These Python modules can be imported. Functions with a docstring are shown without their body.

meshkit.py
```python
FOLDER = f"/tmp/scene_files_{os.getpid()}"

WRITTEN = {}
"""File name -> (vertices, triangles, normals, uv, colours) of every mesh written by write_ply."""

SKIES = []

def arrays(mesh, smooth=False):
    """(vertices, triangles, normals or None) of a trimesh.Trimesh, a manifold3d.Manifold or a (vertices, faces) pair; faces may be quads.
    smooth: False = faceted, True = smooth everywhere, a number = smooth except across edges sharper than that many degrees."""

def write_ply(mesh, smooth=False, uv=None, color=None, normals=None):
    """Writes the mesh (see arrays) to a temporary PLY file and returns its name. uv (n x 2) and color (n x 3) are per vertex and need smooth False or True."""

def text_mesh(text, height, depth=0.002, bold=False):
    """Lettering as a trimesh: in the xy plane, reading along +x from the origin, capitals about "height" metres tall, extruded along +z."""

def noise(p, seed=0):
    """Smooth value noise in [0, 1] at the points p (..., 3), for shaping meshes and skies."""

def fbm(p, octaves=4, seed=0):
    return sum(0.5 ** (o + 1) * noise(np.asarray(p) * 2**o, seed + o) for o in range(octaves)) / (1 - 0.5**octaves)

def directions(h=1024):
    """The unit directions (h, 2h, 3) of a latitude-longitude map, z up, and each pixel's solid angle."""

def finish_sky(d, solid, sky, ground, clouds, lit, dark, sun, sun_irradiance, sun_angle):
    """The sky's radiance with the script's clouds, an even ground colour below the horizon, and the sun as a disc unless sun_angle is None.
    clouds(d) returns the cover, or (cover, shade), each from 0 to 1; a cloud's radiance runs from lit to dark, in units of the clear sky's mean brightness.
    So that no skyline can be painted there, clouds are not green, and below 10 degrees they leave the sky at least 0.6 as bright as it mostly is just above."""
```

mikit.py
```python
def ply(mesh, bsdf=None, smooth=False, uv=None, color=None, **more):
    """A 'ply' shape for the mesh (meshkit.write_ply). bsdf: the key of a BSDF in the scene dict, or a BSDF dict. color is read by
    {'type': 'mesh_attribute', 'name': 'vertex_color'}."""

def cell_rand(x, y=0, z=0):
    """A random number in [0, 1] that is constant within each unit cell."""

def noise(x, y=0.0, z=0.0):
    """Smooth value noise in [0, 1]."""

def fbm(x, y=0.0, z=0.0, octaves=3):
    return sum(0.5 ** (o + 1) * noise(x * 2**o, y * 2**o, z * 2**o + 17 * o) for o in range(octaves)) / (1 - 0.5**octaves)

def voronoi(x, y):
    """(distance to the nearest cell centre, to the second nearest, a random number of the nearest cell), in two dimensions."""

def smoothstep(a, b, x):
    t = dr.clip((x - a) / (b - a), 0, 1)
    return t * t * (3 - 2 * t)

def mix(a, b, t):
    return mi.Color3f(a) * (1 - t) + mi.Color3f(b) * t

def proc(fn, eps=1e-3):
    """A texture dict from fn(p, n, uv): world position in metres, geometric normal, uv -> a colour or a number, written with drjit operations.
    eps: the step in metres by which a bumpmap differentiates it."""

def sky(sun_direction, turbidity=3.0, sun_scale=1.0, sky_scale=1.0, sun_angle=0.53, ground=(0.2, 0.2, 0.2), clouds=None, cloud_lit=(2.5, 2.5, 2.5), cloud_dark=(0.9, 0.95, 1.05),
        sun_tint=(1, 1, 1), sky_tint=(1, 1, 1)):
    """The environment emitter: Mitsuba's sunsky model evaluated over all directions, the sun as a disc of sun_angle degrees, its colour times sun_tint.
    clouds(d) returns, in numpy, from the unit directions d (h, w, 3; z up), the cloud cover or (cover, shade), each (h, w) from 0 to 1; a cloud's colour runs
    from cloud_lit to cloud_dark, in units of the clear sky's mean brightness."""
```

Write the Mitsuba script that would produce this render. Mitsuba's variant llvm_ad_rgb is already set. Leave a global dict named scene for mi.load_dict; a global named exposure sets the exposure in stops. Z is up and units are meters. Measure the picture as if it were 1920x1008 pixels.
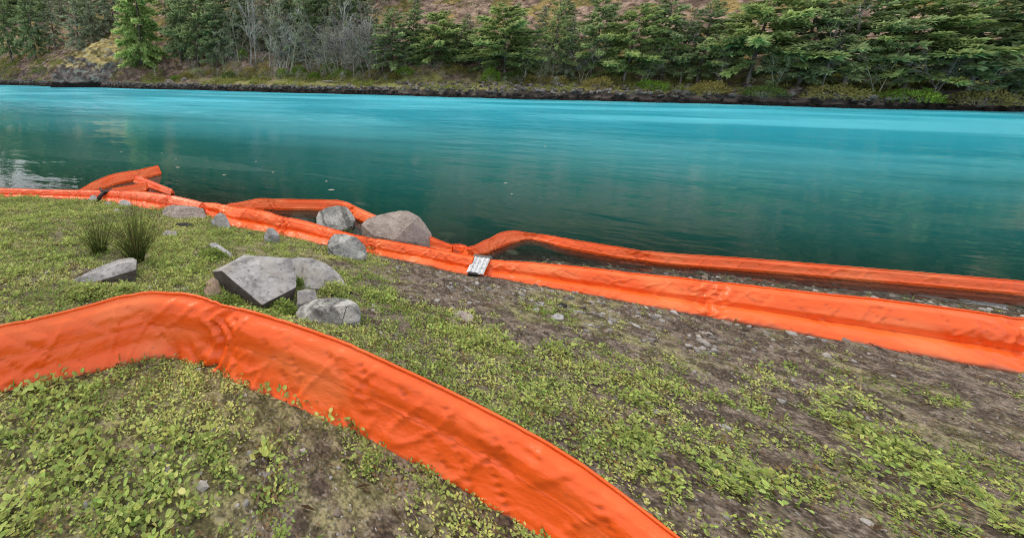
import math
import numpy as np, trimesh, mitsuba as mi, mikit, drjit as dr
from meshkit import fbm as nfbm, noise as nnoise

T = mi.ScalarTransform4f
PI = math.pi
# ------------------------------------------------------------------ camera, sky, exposure
PITCH, FOCAL = 12.5, 719.0 / 1920.0
exposure = 2.25
scene, labels = {}, {}
_p = math.radians(PITCH)
scene['camera'] = {'type': 'perspective', 'fov': math.degrees(2 * math.atan(0.5 / FOCAL)), 'fov_axis': 'x',
                   'principal_point_offset_x': 0.1875, 'principal_point_offset_y': 0.204365,
                   'near_clip': 0.05, 'far_clip': 2000.0,
                   'to_world': T().look_at(origin=[0, 0, 3.0], target=[0, math.cos(_p), 3.0 - math.sin(_p)], up=[0, 0, 1])}


def overcast(d):
    q = d * np.array([3.0, 3.0, 6.0])
    return np.ones(d.shape[:2]), 0.55 * np.clip(1.5 * nfbm(q, 4, 3) - 0.35, 0, 1)


scene['sky'] = mikit.sky([-0.48, 0.32, 0.82], turbidity=4, sun_scale=0.3, sun_angle=18, clouds=overcast,
                         cloud_lit=(2.5, 2.53, 2.58), cloud_dark=(1.7, 1.76, 1.85), ground=(0.12, 0.14, 0.12))


# ------------------------------------------------------------------ terrain
def sstep(a, b, x):
    t = np.clip((x - a) / (b - a), 0, 1)
    return t * t * (3 - 2 * t)


def shore_y(x):
    x = np.asarray(x, float)
    return 7.1 - 0.29 * x + 0.78 * np.exp(-((x + 3.2) / 2.6) ** 2) - 0.42 * np.exp(-((x - 2.3) / 2.0) ** 2) + 0.05 * np.sin(x * 2.3)


def near_z(x, y):
    x, y = np.asarray(x, float), np.asarray(y, float)
    s = (shore_y(x) - y) / 1.052
    p = np.stack([x, y, x * 0], -1)
    z = np.where(s > 0, 0.2 * np.minimum(s, 8) + 0.06 * np.maximum(s - 8, 0), 0.24 * s)
    z = z + 0.13 * (nfbm(p * 0.8, 3, 5) - 0.5) * sstep(-1, 1.5, s) + 0.03 * (nfbm(p * 4, 2, 8) - 0.5)
    return np.maximum(z, -9)


def far_y(x):
    x = np.asarray(x, float)
    return np.where(x < 50, 61 - 0.54 * x, 34 - 0.28 * (x - 50)) + 0.5 * np.sin(x * 0.21) + 0.35 * np.sin(x * 0.6 + 2)


def far_z(x, y):
    x, y = np.asarray(x, float), np.asarray(y, float)
    t = (y - far_y(x)) / 1.1365
    p = np.stack([x, y, x * 0], -1)
    bluff = sstep(-33, -46, x)
    z = np.where(t < 0, 0.7 * t, 0.9 * sstep(0, 0.7, t) + 0.24 * np.clip(t - 0.4, 0, 5.5) + 0.76 * np.clip(t - 5.5, 0, 60) + 0.25 * np.maximum(t - 65.5, 0))
    z = z + bluff * 3.4 * sstep(0, 5, t)
    big = (nfbm(p * 0.09, 4, 11) - 0.5) * 5.0 * sstep(4, 22, t) + (nfbm(p * 0.5, 3, 21) - 0.5) * 0.9 * sstep(0.3, 6, t) + (nfbm(p * 1.6, 2, 24) - 0.5) * 0.3 * sstep(0, 1, t)
    return np.maximum(z + big, -9)



# ------------------------------------------------------------------ helpers
def tagged(key, label=None, cat=None, group=None, kind=None):
    d = labels.setdefault(key, {})
    for k, v in (('label', label), ('category', cat), ('group', group), ('kind', kind)):
        if v:
            d[k] = v


def fresh(name, parent=None):
    base = (parent + '__' if parent else '') + name
    used = lambda k: k in scene or k in labels or any(s.startswith(k + '__') for s in scene)
    if not used(base):
        return base
    i = 1
    while used(f'{base}_{i:03d}'):
        i += 1
    return f'{base}_{i:03d}'


def put(name, shape, parent=None, **tag):
    key = fresh(name, parent)
    scene[key] = shape
    if tag:
        tagged(key, **tag)
    return key


def holder(name, **tag):
    key = fresh(name)
    tagged(key, **tag)
    return key


def grid_faces(n, m):
    i = np.arange(n * m).reshape(n, m)
    return np.stack([i[:-1, :-1].ravel(), i[1:, :-1].ravel(), i[1:, 1:].ravel(), i[:-1, 1:].ravel()], 1)


def quads_to_tris(q):
    return np.vstack([q[:, [0, 1, 2]], q[:, [0, 2, 3]]])


def graded(lo, fine_lo, fine_hi, hi, step, grow=1.12):
    mid = list(np.arange(fine_lo, fine_hi + step / 2, step))
    a, s = [], step
    v = fine_lo
    while v > lo:
        s *= grow
        v -= s
        a.append(v)
    b, s = [], step
    v = fine_hi
    while v < hi:
        s *= grow
        v += s
        b.append(v)
    return np.array(a[::-1] + mid + b)


def unit(v):
    v = np.asarray(v, float)
    return v / np.maximum(np.linalg.norm(v, axis=-1, keepdims=True), 1e-9)


def tubes(paths, sides=4):
    """One (vertices, faces) for many tapered tubes: (points n x 3, radii n)."""
    vs, fs, at = [], [], 0
    ang = np.arange(sides) * 2 * PI / sides
    for pts, rad in paths:
        pts, rad = np.asarray(pts, float), np.asarray(rad, float)
        d = unit(np.gradient(pts, axis=0))
        ref = np.where(np.abs(d[:, 2:3]) < 0.9, [[0, 0, 1.0]], [[1.0, 0, 0]])
        u = unit(np.cross(d, ref))
        w = np.cross(d, u)
        ring = pts[:, None] + rad[:, None, None] * (np.cos(ang)[None, :, None] * u[:, None] + np.sin(ang)[None, :, None] * w[:, None])
        n = len(pts)
        i = np.arange(n * sides).reshape(n, sides)
        j = np.roll(i, -1, axis=1)
        q = np.stack([i[:-1].ravel(), j[:-1].ravel(), j[1:].ravel(), i[1:].ravel()], 1)
        f = quads_to_tris(q)
        caps = [[i[-1, 0], i[-1, k], i[-1, k + 1]] for k in range(1, sides - 1)] + [[i[0, 0], i[0, k + 1], i[0, k]] for k in range(1, sides - 1)]
        vs.append(ring.reshape(-1, 3))
        fs.append(np.vstack([f, caps]) + at)
        at += n * sides
    return np.vstack(vs), np.vstack(fs)


def kites(base, along, side, length, width, curl=0.0):
    """Leaf-like faces: base n x 3, along/side unit n x 3 -> 2 triangles each, bent at the widest line by curl."""
    n = len(base)
    length, width = np.broadcast_to(length, n)[:, None], np.broadcast_to(width, n)[:, None]
    nrm = np.cross(side, along)
    mid = base + along * length * 0.45 + nrm * (curl * length)
    v = np.stack([base, mid + side * width / 2, base + along * length, mid - side * width / 2], 1).reshape(-1, 3)
    i = np.arange(n) * 4
    f = np.vstack([np.stack([i, i + 1, i + 2], 1), np.stack([i, i + 2, i + 3], 1)])
    return v, f


def leaves6(base, along, side, length, width, curl=0.0):
    """Rounder, folded leaves of 4 triangles each."""
    n = len(base)
    length, width = np.broadcast_to(length, n)[:, None], np.broadcast_to(width, n)[:, None]
    nrm = np.cross(side, along)
    at = lambda a, b, h: base + along * length * a + side * width * b + nrm * length * h
    v = np.stack([base, at(0.28, 0.46, curl), at(0.68, 0.40, curl * 0.6), at(1, 0, -curl * 0.8), at(0.68, -0.40, curl * 0.6), at(0.28, -0.46, curl)], 1).reshape(-1, 3)
    i = np.arange(n) * 6
    f = np.vstack([np.stack([i, i + a, i + b], 1) for a, b in ((1, 2), (2, 3), (3, 4), (4, 5))])
    return v, f


def join(parts):
    vs, fs, at = [], [], 0
    for v, f in parts:
        vs.append(v)
        fs.append(f + at)
        at += len(v)
    return np.vstack(vs), np.vstack(fs)


# ------------------------------------------------------------------ materials
def rgb(*c):
    return {'type': 'rgb', 'value': list(c)}


VCOL = {'type': 'mesh_attribute', 'name': 'vertex_color'}
C3 = mi.Color3f
N, F, S, MIX = mikit.noise, mikit.fbm, mikit.smoothstep, mikit.mix


def bumped(inner, fn, scale, eps=2e-3):
    return {'type': 'bumpmap', 'arbitrary': mikit.proc(fn, eps), 'scale': scale, 'bsdf': inner}


def shore_line(x):
    return 7.1 - 0.29 * x + 0.78 * dr.exp(-dr.square((x + 3.2) / 2.6)) - 0.42 * dr.exp(-dr.square((x - 2.3) / 2.0)) + 0.05 * dr.sin(x * 2.3)


def soil_colour(p, n, uv):
    a = F(p.x * 1.3, p.y * 1.3, 3.0, 4)
    b = F(p.x * 14, p.y * 14, 1.0, 3)
    c = MIX(C3(0.05, 0.038, 0.03), C3(0.12, 0.098, 0.08), S(0.35, 0.7, b))
    c = MIX(c, MIX(C3(0.09, 0.10, 0.03), C3(0.22, 0.23, 0.075), S(0.3, 0.7, b)), S(0.42, 0.62, 0.6 * a + 0.4 * F(p.x * 7, p.y * 7, 2.0, 3) + 0.04 * dr.clip(0.4 - p.x, -2, 2)) * 0.4)
    grit = F(p.x * 75, p.y * 75, p.z * 75, 3)
    c = c * (0.6 + 1.25 * S(0.25, 0.75, grit))
    c = MIX(c, C3(0.21, 0.195, 0.175), S(0.66, 0.74, grit) * 0.6)
    d1, d2, r = mikit.voronoi(p.x * 22, p.y * 22)
    c = MIX(c, C3(0.26, 0.245, 0.23) * (0.5 + r), S(0.22, 0.08, d1) * S(0.75, 0.85, r) * 0.3)
    s = (shore_line(p.x) - p.y) / 1.052
    wet = S(0.85, 0.1, s + 0.4 * (F(p.x * 3, p.y * 3, 7.0, 2) - 0.5))
    c = MIX(c, c * C3(0.42, 0.42, 0.4), wet)
    return MIX(c, C3(0.055, 0.062, 0.035) * (0.5 + b), S(-0.02, -0.25, p.z))


def soil_bump(p, n, uv):
    return 0.6 * F(p.x * 18, p.y * 18, p.z * 18, 3) + 0.45 * F(p.x * 70, p.y * 70, p.z * 70, 3)


scene['soil'] = {'type': 'twosided', 'b': bumped({'type': 'principled', 'base_color': mikit.proc(soil_colour), 'roughness': 0.85, 'specular': 0.25}, soil_bump, 0.035)}


def hill_colour(p, n, uv):
    a = F(p.x * 0.16, p.y * 0.16, p.z * 0.1, 4)
    b = F(p.x * 1.1, p.y * 1.1, p.z * 1.1, 4)
    e = F(p.x * 0.35 + 40, p.y * 0.35, p.z * 0.35, 3)
    scree = MIX(C3(0.105, 0.073, 0.058), C3(0.33, 0.245, 0.195), S(0.3, 0.72, b))
    moss = MIX(C3(0.10, 0.105, 0.03), C3(0.27, 0.2, 0.07), S(0.35, 0.65, b))
    grass = MIX(C3(0.11, 0.11, 0.045), C3(0.23, 0.24, 0.085), S(0.3, 0.7, b))
    c = MIX(scree, moss, S(0.5, 0.58, e) * 0.85)
    g = S(4.6, 2.2, p.z + 2.6 * (a - 0.5)) * S(-0.15, 0.15, dr.maximum(e - 0.36, -1))
    c = MIX(c, grass, g * S(-36, -22, p.x))
    low = S(-28.0, -34.0, p.x) * S(5.2, 3.8, p.z + 2.0 * (b - 0.5))
    c = MIX(c, MIX(C3(0.05, 0.038, 0.033), C3(0.16, 0.115, 0.1), S(0.35, 0.7, b)), low * 0.9)
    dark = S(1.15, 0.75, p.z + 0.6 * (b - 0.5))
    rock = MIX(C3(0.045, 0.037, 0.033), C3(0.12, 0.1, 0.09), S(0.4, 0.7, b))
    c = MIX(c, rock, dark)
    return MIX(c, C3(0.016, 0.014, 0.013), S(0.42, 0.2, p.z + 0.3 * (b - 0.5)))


def hill_bump(p, n, uv):
    return F(p.x * 1.8, p.y * 1.8, p.z * 1.8, 4)


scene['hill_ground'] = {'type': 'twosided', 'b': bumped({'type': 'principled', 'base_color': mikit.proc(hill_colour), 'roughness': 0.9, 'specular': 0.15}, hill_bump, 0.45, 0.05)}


def water_wave(p, n, uv):
    r = p.x * 0.35 + p.y * 0.94
    q = p.x * 0.94 - p.y * 0.35
    off = S(9.0, 34.0, r)
    big = F(q * 0.45, r * 1.3, 2.0, 2)
    fine = F(q * 1.7 + 7, r * 5.0, 5.0, 3)
    gust = S(0.3, 0.7, F(q * 0.06 + 3, r * 0.17, 8.0, 3))
    swell = F(q * 0.13 + 5, r * 0.6, 6.0, 2)
    return (1.1 * big * (0.35 + 1.1 * gust) + 0.3 * fine * (0.2 + 1.6 * gust)) * (0.16 + 1.3 * off) + 2.2 * swell * off * (0.4 + gust)


def water_body(p, n, uv):
    r = p.y + 0.44 * p.x + 5.0 * (F(p.x * 0.045, p.y * 0.13, 9.0, 3) - 0.5)
    m = S(6.5, 35.0, r)
    streak = F(p.x * 0.08 + 3, p.y * 0.3 + 0.1 * p.x, 4.0, 4)
    milky = MIX(C3(0.018, 0.28, 0.385), C3(0.075, 0.44, 0.57), S(0.3, 0.7, streak))
    deep = C3(0.004, 0.062, 0.050)
    return MIX(deep, milky, m)


def water_depth(p, n, uv):
    s = (p.y - shore_line(p.x)) / 1.052
    return 0.97 - 0.97 * dr.exp(-dr.maximum(s, 0) * 0.5)


def water_rough(p, n, uv):
    r = p.y + 0.44 * p.x
    gust = S(0.35, 0.65, F(p.x * 0.07 + 3, r * 0.25, 8.0, 3))
    return 0.03 + (0.1 + 0.14 * gust) * S(22.0, 46.0, r)


scene['river_water'] = bumped(
    {'type': 'blendbsdf', 'weight': mikit.proc(water_depth), 'a': {'type': 'thindielectric', 'int_ior': 1.33},
     'b': {'type': 'twosided', 'b': {'type': 'principled', 'base_color': mikit.proc(water_body), 'roughness': mikit.proc(water_rough), 'specular': 0.3}}}, water_wave, 0.07, 0.01)


def rock_material(lo, hi, tint, freq, band=0.0, lichen=0.4, rough=0.8, side_shade=None):
    def colour(p, n, uv):
        a = F(p.x * freq, p.y * freq, p.z * freq, 4)
        f = F(p.x * freq * 9, p.y * freq * 9, p.z * freq * 9, 3)
        c = MIX(C3(*lo), C3(*hi), S(0.3, 0.7, 0.6 * a + 0.4 * f))
        if band:
            w = N((p.z * 0.8 + p.x * 0.45 - p.y * 0.25) * freq * 6 + 2.0 * a, a * 2, 0.0)
            c = MIX(c, C3(*hi) * 1.15, S(0.55, 0.8, w) * band)
            c = MIX(c, C3(*lo) * 0.6, S(0.3, 0.12, w) * band)
        c = MIX(c, C3(*tint), S(0.52, 0.66, F(p.x * freq * 1.7 + 5, p.y * freq * 1.7, p.z * freq * 1.7 + 9, 3)) * 0.6)
        sp = F(p.x * freq * 11 + 11, p.y * freq * 11, p.z * freq * 11, 4)
        c = MIX(c, C3(0.36, 0.37, 0.34), S(0.6, 0.7, sp) * lichen)
        c = MIX(c, C3(0.05, 0.047, 0.045), S(0.36, 0.27, sp) * 0.6)
        return MIX(c, MIX(C3(*side_shade) * 0.6, C3(*side_shade) * 1.5, f), S(0.52, 0.32, n.z + 0.35 * (f - 0.5)) * 0.85) if side_shade else c  # steep faces get their shade painted in, picked by the normal

    def bump(p, n, uv):
        return F(p.x * freq * 7, p.y * freq * 7, p.z * freq * 7, 4)

    return {'type': 'twosided', 'b': bumped({'type': 'principled', 'base_color': mikit.proc(colour), 'roughness': rough, 'specular': 0.3}, bump, 0.34 / freq / 7, 0.002)}


scene['rock_grey'] = rock_material((0.135, 0.134, 0.138), (0.325, 0.325, 0.338), (0.25, 0.235, 0.22), 3.0, 0.35)
scene['rock_shaded_sides'] = rock_material((0.14, 0.14, 0.145), (0.35, 0.35, 0.365), (0.27, 0.255, 0.245), 3.0, 0.45, side_shade=(0.075, 0.062, 0.056))
scene['rock_banded'] = rock_material((0.095, 0.10, 0.10), (0.34, 0.345, 0.34), (0.19, 0.2, 0.19), 4.5, 0.9)
scene['rock_warm'] = rock_material((0.14, 0.118, 0.108), (0.30, 0.26, 0.238), (0.235, 0.2, 0.195), 3.2, 0.15)
scene['rock_pink'] = rock_material((0.15, 0.105, 0.075), (0.31, 0.23, 0.17), (0.24, 0.2, 0.13), 7.0, 0.2)
scene['rock_dark'] = rock_material((0.008, 0.008, 0.009), (0.022, 0.021, 0.02), (0.016, 0.015, 0.014), 6.0, 0.0, 0.0)
scene['rock_wet'] = rock_material((0.07, 0.08, 0.05), (0.17, 0.18, 0.115), (0.11, 0.12, 0.06), 3.0, 0.0, 0.2)


def bluff_colour(p, n, uv):
    b = F(p.x * 1.3, p.y * 1.3, p.z * 1.3, 4)
    a = F(p.x * 0.5 + 7, p.y * 0.5, p.z * 0.8, 4)
    c = MIX(C3(0.075, 0.06, 0.055), C3(0.2, 0.165, 0.15), S(0.35, 0.7, b))
    c = MIX(c, MIX(C3(0.16, 0.125, 0.045), C3(0.5, 0.4, 0.18), S(0.3, 0.7, b)), S(0.36, 0.5, a + 0.22 * (n.z - 0.3)) * S(4.0, 5.6, p.z + 4 * (b - 0.5)))
    c = MIX(c, C3(0.27, 0.3, 0.27), S(0.58, 0.66, F(p.x * 1.1 + 3, p.y * 1.1, p.z * 1.1 + 8, 3)) * 0.55)
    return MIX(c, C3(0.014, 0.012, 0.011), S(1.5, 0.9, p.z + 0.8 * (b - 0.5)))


scene['bluff_rock'] = {'type': 'twosided', 'b': bumped({'type': 'principled', 'base_color': mikit.proc(bluff_colour), 'roughness': 0.9, 'specular': 0.15}, hill_bump, 0.5, 0.05)}


def bank_rock_colour(p, n, uv):
    b = F(p.x * 2.2, p.y * 2.2, p.z * 2.2, 4)
    c = MIX(C3(0.07, 0.062, 0.06), C3(0.22, 0.2, 0.19), S(0.35, 0.68, b))
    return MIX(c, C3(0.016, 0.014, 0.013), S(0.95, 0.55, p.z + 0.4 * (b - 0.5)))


scene['bank_rock'] = {'type': 'twosided', 'b': {'type': 'principled', 'base_color': mikit.proc(bank_rock_colour), 'roughness': 0.85, 'specular': 0.2}}


def vinyl(base, faded_sheen, amount):
    def colour(p, n, uv):
        a = F(p.x * 2.1, p.y * 2.1, p.z * 5, 3)
        d = F(p.x * 13, p.y * 13, p.z * 13, 3)
        c = MIX(C3(*base), C3(*faded_sheen), S(0.4, 0.75, a) * amount)
        c = MIX(c, C3(0.22, 0.10, 0.05), S(0.62, 0.8, d) * 0.14)
        return MIX(c, C3(0.13, 0.085, 0.06), S(0.055, 0.0, uv.y - 0.07 * (F(p.x * 9, p.y * 9, p.z * 9, 2) - 0.4)) * 0.65)

    def bump(p, n, uv):
        return F(p.x * 26, p.y * 26, p.z * 40, 3)

    return {'type': 'twosided', 'b': bumped({'type': 'principled', 'base_color': mikit.proc(colour), 'roughness': 0.36, 'specular': 0.45}, bump, 0.004, 0.002)}


scene['orange_vinyl'] = vinyl((0.80, 0.105, 0.012), (0.85, 0.19, 0.055), 0.8)
scene['pink_sheen_vinyl'] = vinyl((0.80, 0.10, 0.02), (0.84, 0.22, 0.11), 0.9)  # second tone puts the pinkish light sheen into the vinyl colour
scene['black_rubber'] = {'type': 'twosided', 'b': {'type': 'principled', 'base_color': rgb(0.012, 0.012, 0.013), 'roughness': 0.55, 'specular': 0.4}}
scene['grey_foam'] = {'type': 'twosided', 'b': {'type': 'principled', 'base_color': rgb(0.12, 0.115, 0.11), 'roughness': 0.7}}


def plate_colour(p, n, uv):
    a = F(p.x * 30, p.y * 30, p.z * 30, 3)
    return MIX(C3(0.62, 0.64, 0.66), C3(0.38, 0.39, 0.41), S(0.6, 0.75, a))


scene['aluminium'] = {'type': 'twosided', 'b': {'type': 'principled', 'base_color': mikit.proc(plate_colour), 'roughness': 0.38, 'metallic': 0.35, 'specular': 0.5}}
scene['leaf'] = {'type': 'principledthin', 'base_color': VCOL, 'roughness': 0.5, 'diff_trans': 0.7, 'spec_trans': 0.0, 'eta': 1.4}
scene['needle'] = {'type': 'principledthin', 'base_color': VCOL, 'roughness': 0.6, 'diff_trans': 1.0, 'spec_trans': 0.0, 'eta': 1.35}
scene['stone_chip'] = {'type': 'twosided', 'b': {'type': 'principled', 'base_color': VCOL, 'roughness': 0.8, 'specular': 0.25}}


def bark(lo, hi, f):
    def colour(p, n, uv):
        return MIX(C3(*lo), C3(*hi), S(0.3, 0.7, F(p.x * f, p.y * f, p.z * f * 0.5, 3)))
    return {'type': 'twosided', 'b': {'type': 'diffuse', 'reflectance': mikit.proc(colour)}}


scene['bark_fir'] = bark((0.10, 0.085, 0.075), (0.27, 0.245, 0.225), 1.5)
scene['bark_pale'] = bark((0.24, 0.235, 0.215), (0.52, 0.52, 0.48), 0.9)
scene['bark_mauve'] = bark((0.2, 0.175, 0.165), (0.42, 0.38, 0.365), 0.9)
scene['bark_lichen'] = bark((0.2, 0.215, 0.15), (0.40, 0.42, 0.30), 0.9)
scene['driftwood'] = bark((0.3, 0.28, 0.24), (0.5, 0.47, 0.42), 2.5)

# ------------------------------------------------------------------ ground, hillside, water
gx, gs = graded(-160, -7.5, 9, 160, 0.055), graded(-22, -2.5, 7.2, 150, 0.05)
X, SS = np.meshgrid(gx, gs, indexing='ij')
Y = shore_y(X) - SS * 1.052
scene['ground'] = mikit.ply((np.stack([X, Y, near_z(X, Y)], -1).reshape(-1, 3), grid_faces(*X.shape)), 'soil', smooth=True)
tagged('ground', 'brown soil of the near river bank sloping down into the water', kind='structure')

hx, ht = graded(-420, -105, 75, 420, 0.45), graded(-14, -1.5, 40, 190, 0.4)
X, TT = np.meshgrid(hx, ht, indexing='ij')
Y = far_y(X) + TT * 1.1365
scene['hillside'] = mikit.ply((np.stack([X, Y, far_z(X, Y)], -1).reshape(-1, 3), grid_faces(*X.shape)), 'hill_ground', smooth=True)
tagged('hillside', 'steep scree and moss hillside rising behind the far bank', kind='structure')

wx, wy = np.linspace(-420, 420, 43), np.linspace(-420, 420, 43)
X, Y = np.meshgrid(wx, wy, indexing='ij')
scene['water'] = mikit.ply((np.stack([X, Y, X * 0], -1).reshape(-1, 3), grid_faces(43, 43)), 'river_water', smooth=True)
tagged('water', 'turquoise river water, dark green and clear towards the near shore', kind='structure')


# ------------------------------------------------------------------ rocks
def rock_mesh(pts, seed, detail=26, rough=0.035, smooth=3, ridge=0.0):
    pts = np.asarray(pts, float)
    hull = trimesh.convex.convex_hull(pts)
    size = float(np.max(np.ptp(pts, axis=0)))
    v, f = trimesh.remesh.subdivide_to_size(hull.vertices, hull.faces, size / detail, max_iter=12)
    m = trimesh.Trimesh(v, f, process=True)
    trimesh.smoothing.filter_taubin(m, lamb=0.55, nu=0.5, iterations=smooth * 4)
    v, n = np.array(m.vertices), np.array(m.vertex_normals)
    q = v / size
    d = (nfbm(q * 2.6, 3, seed) - 0.5) * 1.2 + (nfbm(q * 8, 4, seed + 5) - 0.5) * 0.8
    if ridge:
        w = q[:, 2] * 7 + q[:, 0] * 4 + 2.2 * nfbm(q * 3, 2, seed + 9)
        d = d - ridge * np.exp(-((w - np.round(w)) / 0.09) ** 2) * (nfbm(q * 4, 2, seed + 3) > 0.5)
        cut = np.abs(nfbm(q * 2.2, 2, seed + 17) - 0.5)
        d = d - ridge * 1.3 * np.exp(-(cut / 0.018) ** 2)
    v = v + n * (d * rough * size)[:, None]
    return trimesh.Trimesh(v, m.faces, process=False)


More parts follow.
